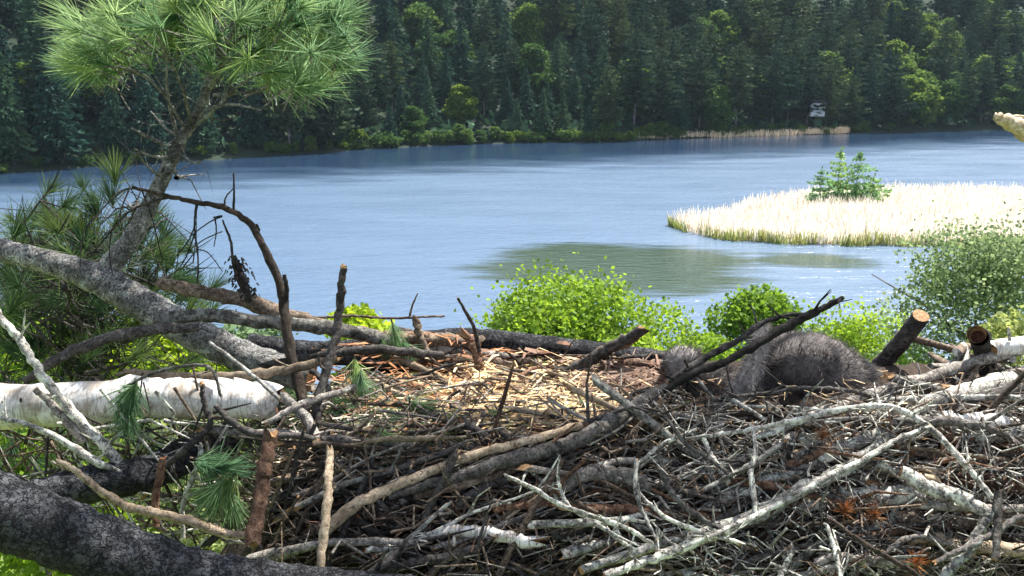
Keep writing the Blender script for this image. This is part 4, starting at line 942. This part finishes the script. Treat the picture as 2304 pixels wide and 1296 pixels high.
# lower pine beside the nest: dark bough mass at left
lp = empty('young_pine', at(180, 900, 4.2)); tag(lp, 'dark green pine with tangled bare boughs below the forked limb at left', 'tree'); LO = lp.location.copy(); rr = random.Random(31)
mb = MB()
tube(mb, [at(205, 1000, 4.3), at(200, 860, 4.25), at(180, 640, 4.2), at(170, 520, 4.2)], [.06, .05, .035, .012], 9, .1, 4, 1, (0, 0))
tr = mb.build('trunk', [M['trunk_bark']], lp, tuple(LO)); tr.location = (0, 0, 0)
tips = []
for i in range(80):
    b0 = rr.uniform(580, 930); a0 = 190 + rr.gauss(0, 30); Y0 = 4.2 + rr.gauss(0, .3)
    a1 = rr.uniform(-40, 460) ; b1 = b0 - rr.uniform(20, 170)
    if b1 < 420 and abs(a1 - 150) > 160: b1 = 470
    if a1 > 380 and b1 < 560: b1 = rr.uniform(560, 680)
    am = (a0 + a1) / 2 + rr.gauss(0, 15); bm = (b0 + b1) / 2 + rr.uniform(-5, 50)
    P = [Vector(q) for q in spline([tuple(at(a0, b0, Y0)), tuple(at(am, bm, Y0 - .05)), tuple(at(a1, b1, Y0 + rr.gauss(0, .3)))], 8)]
    mb = MB(); tube(mb, P, [.011 * (1 - .8 * k / 7) for k in range(8)], 6, .14, 3, i, (0, 0)); tips.append(P)
    twigs_along(mb, P, [.008] * 8, 10, .26, rr, .1); o = mb.build('bough', [M['dark_stick']], lp, tuple(LO)); o.location = (0, 0, 0)

for i in range(225):
    P = rr.choice(tips); k = rr.choice((4, 5, 6, 7, 7)); p = P[k] + Vector((rr.gauss(0, .09), rr.gauss(0, .12), rr.gauss(.02, .08)))
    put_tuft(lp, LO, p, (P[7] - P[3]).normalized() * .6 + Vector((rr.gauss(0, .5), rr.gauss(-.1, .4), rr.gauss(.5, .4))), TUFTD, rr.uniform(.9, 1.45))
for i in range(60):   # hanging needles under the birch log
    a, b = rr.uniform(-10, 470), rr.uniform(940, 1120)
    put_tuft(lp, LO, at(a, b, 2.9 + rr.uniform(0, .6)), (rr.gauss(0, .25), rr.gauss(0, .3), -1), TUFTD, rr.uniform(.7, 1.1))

mb = MB(); rr = random.Random(63)
for i in range(430):
    a, b = rr.uniform(-20, 620), rr.uniform(900, 1240)
    if b > 1080 + (a - 0) * .42: continue
    p = at(a, b, rr.uniform(1.95, 2.5)); l = rr.uniform(.08, .3); an = rr.gauss(.4, .9); d = Vector((math.cos(an), rr.gauss(0, .4), -math.sin(an))).normalized()
    rad = rr.uniform(.0012, .0052); tube(mb, [p - d * l * .5, p + Vector((rr.gauss(0, .1), 0, rr.gauss(0, .1))) * l, p + d * l * .5], [rad, rad * .8, rad * .3], 5, .1, 0, i, (0, 0), rr.randrange(3))
o = mb.build('hanging_twigs', [M['dark_stick'], M['brown_stick'], M['lichen_stick']], nest, tuple(NO)); o.location = (0, 0, 0); tag(o, kind='stuff')
for i in range(34):
    a, b = rr.uniform(400, 600), rr.uniform(960, 1180)
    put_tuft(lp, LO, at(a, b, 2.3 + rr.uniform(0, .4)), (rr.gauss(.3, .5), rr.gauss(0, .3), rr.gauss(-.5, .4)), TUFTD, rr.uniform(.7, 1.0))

# loose green sprigs on the nest
SPR = [tuft_mesh('needles', 330 + i, 110, .085, .42, 'needle', .001, .0, 1.6) for i in range(3)]
for (a, b, Y, d, sc, lab) in ((760, 905, None, (.55, -.3, -.5), 1.1, 'green needle sprig hanging on the bowl rim beside the dark snag'), (930, 915, None, (.6, -.3, -.45), 1.15, 'dark green needle sprig drooping toward the split stick'), (800, 822, 2.26, (.2, -.4, -1), .95, 'needle sprig hanging down below the bark strips'), (885, 738, 2.58, (.25, -.3, -1), .85, 'needle sprig hanging at the back rim of the nest'),
                           (300, 878, 1.98, (-.25, -.1, -1), 1.05, 'yellow green needle sprig draped over the birch log'), (455, 1035, 1.9, (1, -.2, -.1), 1.0, 'needle sprig lying level left of the upright stick'), (520, 1080, 1.86, (-.5, -.2, -.9), 1.1, 'lower needle sprig beneath the level one by the upright stick'), (1110, 930, None, (.5, -.2, -.4), .8, 'small needle sprig on the straw in the middle of the bowl'), (1310, 905, None, (.3, -.2, -.5), .75, 'small needle sprig at the right end of the straw'), (810, 1000, None, (.8, -.2, -.3), .8, 'short needle sprig below the split stick')):
    p = pt(a, b, Y, .05 if Y is None else 0); o = empty('needle_sprig', p); tag(o, lab, 'sprig', 'green pine sprigs on the nest')
    dv = Vector(d).normalized()
    for k in range(4):
        d2 = dv + Vector((rnd.gauss(0, .3), rnd.gauss(0, .3), rnd.gauss(0, .3))) * (k > 0)
        q = link('needles', rnd.choice(SPR), o); q.rotation_euler = d2.to_track_quat('Z', 'Y').to_euler(); q.scale = (sc * rnd.uniform(.75, 1.1),) * 3; q.location = dv * .02 * k + Vector((rnd.gauss(0, .02), rnd.gauss(0, .015), rnd.gauss(0, .02))) * (k > 0)
    m2 = MB(); tube(m2, [-dv * .03, Vector((0, 0, 0)), dv * .04], [.003, .0028, .002], 6, .1, 0, 1, (1, 1), 0, 0); m2.build('twig', M['brown_stick'], o)
DRY = tuft_mesh('dry_needles', 350, 80, .07, .9, 'needle_dry', .001)
for a, b, lab in ((1850, 985, 'rust coloured dry needle tuft in the middle of the right side sticks'), (1900, 1150, 'rust coloured dry needles under the big lichened branch'), (2060, 1265, 'rust coloured dry needle tuft at the bottom right'), (1970, 1160, 'small orange dry needle tuft beside the white stick')):
    o = link('dry_needle_tuft', DRY); o.location = pt(a, b, None, .1); o.rotation_euler = (rnd.uniform(.2, .7), rnd.uniform(-.4, .4), 0); o.scale = (.62,) * 3; tag(o, lab, 'needles', 'dry needle tufts in the nest')
# dark cone cluster on the arching branch
rr = random.Random(4); mb = MB()
for i in range(120):
    q = rr.uniform(0, 1); a = rr.uniform(0, 6.28); c = at(528 + 34 * q + rr.gauss(0, 4), 585 + 82 * q, 2.46); rad = .026 * math.sin(math.pi * (.15 + .75 * q)) + .006
    n = Vector((math.cos(a), math.sin(a) * .9, rr.gauss(0, .3))); p = c + n * rad * rr.uniform(.5, 1); s = .0085
    t = n.cross(Vector((0, 0, 1))).normalized() * s * .7
    mb.add([p - t, p + n * s * .8 - t * .5 - Vector((0, 0, s)), p + n * s * .8 + t * .5 - Vector((0, 0, s)), p + t, p + n * s * .3 + Vector((0, 0, s * .3))], [(0, 1, 2, 3), (0, 4, 1), (1, 4, 2), (2, 4, 3)], 0, False)
tube(mb, [at(526, 575, 2.46), at(545, 630, 2.46), at(562, 680, 2.46)], [.006, .012, .008], 7, .2, 2, 3, (1, 1), 0, 0)
o = mb.build('lichen_clump', M['dark_stick'], None, tuple(at(545, 630, 2.46))); tag(o, 'dark scaly clump of lichen hanging on a twig over the sawn sticks', 'lichen')

# ------------------------------------------------------------------ eaglets
def down_mat(name, a, c):
    m, t, b = newmat(name); w = world_pos(t); n = noise(t, w, 30, 4, .6); g = t.nodes.new('ShaderNodeNewGeometry')
    col = ramp(t, n, [(.3, a), (.7, c)]); rr = ramp(t, g.outputs['Random Per Island'], [(0, (.6, .6, .6)), (1, (1.35, 1.35, 1.35))])
    t.links.new(mix(t, 1.0, col, rr, 'MULTIPLY'), b.inputs['Base Color']); b.inputs['Roughness'].default_value = 1; b.inputs['Specular IOR Level'].default_value = .1; return m
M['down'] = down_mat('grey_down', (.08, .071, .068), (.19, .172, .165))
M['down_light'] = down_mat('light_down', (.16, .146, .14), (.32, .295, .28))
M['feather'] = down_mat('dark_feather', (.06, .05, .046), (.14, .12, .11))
M['beak'] = plain('dark_beak', (.03, .028, .03), .4); M['eye'] = plain('dark_eye', (.012, .008, .006), .1); M['cere'] = plain('yellow_gape', (.5, .32, .06), .5)
def loft(path, n, sides, seed, rough=.05):
    """path: (x,y,z,rx,rz) along the body; returns MB, verts, normals"""
    S_ = spline(path, n); mb = MB(); pts = [Vector(q[:3]) for q in S_]; vs = []; nr = []; r2 = random.Random(seed)
    for i, q in enumerate(S_):
        T = (pts[min(i + 1, n - 1)] - pts[max(0, i - 1)]).normalized(); Sd = T.cross(Vector((0, 0, 1))).normalized(); U = Sd.cross(T)
        for k in range(sides):
            a = 6.283 * k / sides; f = 1 + r2.uniform(-rough, rough)
            d = Sd * math.cos(a) * max(.002, q[3]) * f + U * math.sin(a) * max(.002, q[4]) * f
            vs.append(pts[i] + d); nr.append(d.normalized() - T * .0)
    fs = [(i * sides + k, i * sides + (k + 1) % sides, (i + 1) * sides + (k + 1) % sides, (i + 1) * sides + k) for i in range(n - 1) for k in range(sides)]
    fs += [tuple(range(sides))[::-1], tuple((n - 1) * sides + k for k in range(sides))]
    mb.add(vs, fs, 0, True); T = [(pts[min(i + 1, n - 1)] - pts[max(0, i - 1)]).normalized() for i in range(n)]
    return mb, vs, nr, T, sides
def down_cards(vs, nr, T, sides, cnt, L, w, seed, sel=None):
    r = np.random.default_rng(seed); Q = []; n = len(T)
    while len(Q) < cnt:
        i = r.integers(0, n - 1); k = r.integers(0, sides); a, b = r.uniform(), r.uniform()
        i2, k2 = i + 1, (k + 1) % sides
        p = (np.array(vs[i * sides + k]) * (1 - a) + np.array(vs[i2 * sides + k]) * a) * (1 - b) + (np.array(vs[i * sides + k2]) * (1 - a) + np.array(vs[i2 * sides + k2]) * a) * b
        nn = np.array(nr[i * sides + k]); d = nn * .75 - np.array(T[i]) * .6 + np.array([0, 0, -.25]) + r.normal(size=3) * .45; d /= np.linalg.norm(d); l = L * r.uniform(.5, 1.3)
        s = np.cross(d, nn + r.normal(size=3) * .3); s *= w / (np.linalg.norm(s) + 1e-9)
        Q.append([p - nn * .004 - s, p - nn * .004 + s, p + d * l])
    return np.array(Q)
def eaglet(label, path, head, hr, look, wing, seed):
    root = empty('eaglet', path[len(path) // 2][:3]); O = root.location.copy(); root['label'] = label; root['category'] = 'bird'; root['group'] = 'eaglets in the nest'
    mb, vs, nr, T, sd = loft(path, 26, 20, seed); o = mb.build('body', M['down'], root, tuple(O)); o.location = (0, 0, 0)
    q = down_cards(vs, nr, T, sd, 16000, .026, .001, seed)
    o = link('down', cards_mesh('down', q - np.array(O), M['down']), root); tag(o, 'fluffy grey down', kind='stuff')
    q = down_cards(vs[:sd * 11], nr, T[:11], sd, 4200, .024, .001, seed + 3); o = link('rump_down', cards_mesh('rump_down', q - np.array(O), M['down_light']), root); tag(o, 'paler down over the rump', kind='stuff')
    # head sits on the neck end of the body, turned along look
    h = Vector(head); f = Vector(look).normalized(); s = f.cross(Vector((0, 0, 1))).normalized(); u = s.cross(f)
    hp = [tuple(h - f * hr * 1.15) + (hr * .3, hr * .3), tuple(h - f * hr * .8) + (hr * .8, hr * .8), tuple(h) + (hr * .95, hr), tuple(h + f * hr * .6 - u * hr * .08) + (hr * .72, hr * .75), tuple(h + f * hr * 1.05 - u * hr * .2) + (hr * .36, hr * .4)]
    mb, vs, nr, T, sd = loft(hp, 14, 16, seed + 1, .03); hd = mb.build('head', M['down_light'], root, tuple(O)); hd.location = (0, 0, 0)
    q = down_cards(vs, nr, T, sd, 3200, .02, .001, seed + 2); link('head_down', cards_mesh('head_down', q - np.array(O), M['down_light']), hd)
    b0 = h + f * hr * 1.0 - u * hr * .2; m2 = MB()
    bp = [b0, b0 + f * hr * .35 + u * hr * .05, b0 + f * hr * .62 - u * hr * .08, b0 + f * hr * .72 - u * hr * .34]
    tube(m2, bp, [hr * .3, hr * .25, hr * .15, hr * .02], 9, .0, 0, 1, (0, 0)); bk = m2.build('beak', M['beak'], hd, tuple(O)); bk.location = (0, 0, 0)
    for sg in (-1, 1):
        c = h + f * hr * .58 + s * sg * hr * .6 + u * hr * .15; m3 = MB(); n1, n2 = 8, 6; e = hr * .15; vv = []
        for i in range(n2 + 1):
            for k in range(n1):
                a, b = 6.283 * k / n1, math.pi * i / n2; vv.append(c + Vector((math.cos(a) * math.sin(b), math.sin(a) * math.sin(b), math.cos(b))) * e)
        m3.add(vv, [(i * n1 + k, i * n1 + (k + 1) % n1, (i + 1) * n1 + (k + 1) % n1, (i + 1) * n1 + k) for i in range(n2) for k in range(n1)]); ey = m3.build('eye', M['eye'], hd, tuple(O)); ey.location = (0, 0, 0)
    # folded wings: rows of dark pin feathers on the flank
    for sg, wp in wing:
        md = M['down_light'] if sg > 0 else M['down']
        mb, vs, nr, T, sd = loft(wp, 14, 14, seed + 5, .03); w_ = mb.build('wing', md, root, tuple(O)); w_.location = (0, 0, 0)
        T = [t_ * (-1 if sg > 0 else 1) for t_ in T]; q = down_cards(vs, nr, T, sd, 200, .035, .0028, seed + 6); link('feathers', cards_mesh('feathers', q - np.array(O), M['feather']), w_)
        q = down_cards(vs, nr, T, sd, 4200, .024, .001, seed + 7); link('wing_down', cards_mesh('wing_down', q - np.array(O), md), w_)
    return root
def ep(px, py, Y, rx, rz): return (*at(px, py, Y), rx, rz)
# spine runs tail -> neck; the body faces left
eaglet('large fluffy grey eaglet hunched behind the dark diagonal branch with a wing drooping forward',
       [ep(2030, 898, 2.5, .012, .01), ep(1985, 882, 2.48, .04, .032), ep(1935, 866, 2.46, .075, .058), ep(1880, 852, 2.44, .105, .095), ep(1820, 836, 2.43, .12, .112), ep(1765, 838, 2.42, .11, .105), ep(1725, 862, 2.4, .085, .08), ep(1695, 888, 2.38, .05, .05)],
       at(1668, 890, 2.36), .042, (-.9, .1, -.35),
       [(-1, [ep(1755, 836, 2.33, .012, .03), ep(1800, 830, 2.31, .02, .05), ep(1850, 838, 2.33, .02, .05), ep(1905, 858, 2.37, .014, .034), ep(1960, 880, 2.42, .006, .012)]),
        (1, [ep(1722, 722, 2.41, .006, .01), ep(1714, 765, 2.37, .024, .04), ep(1698, 830, 2.32, .026, .05), ep(1672, 880, 2.27, .024, .054), ep(1645, 925, 2.22, .018, .046), ep(1615, 965, 2.18, .008, .018)])], 71)
eaglet('smaller grey eaglet lying low with its speckled head at the bowl edge',
       [ep(1735, 930, 2.44, .012, .01), ep(1695, 915, 2.43, .05, .04), ep(1650, 895, 2.42, .08, .07), ep(1605, 880, 2.42, .08, .075), ep(1570, 862, 2.42, .06, .06), ep(1548, 838, 2.42, .04, .042)],
       at(1534, 818, 2.42), .05, (-.55, .8, -.15), [], 81)
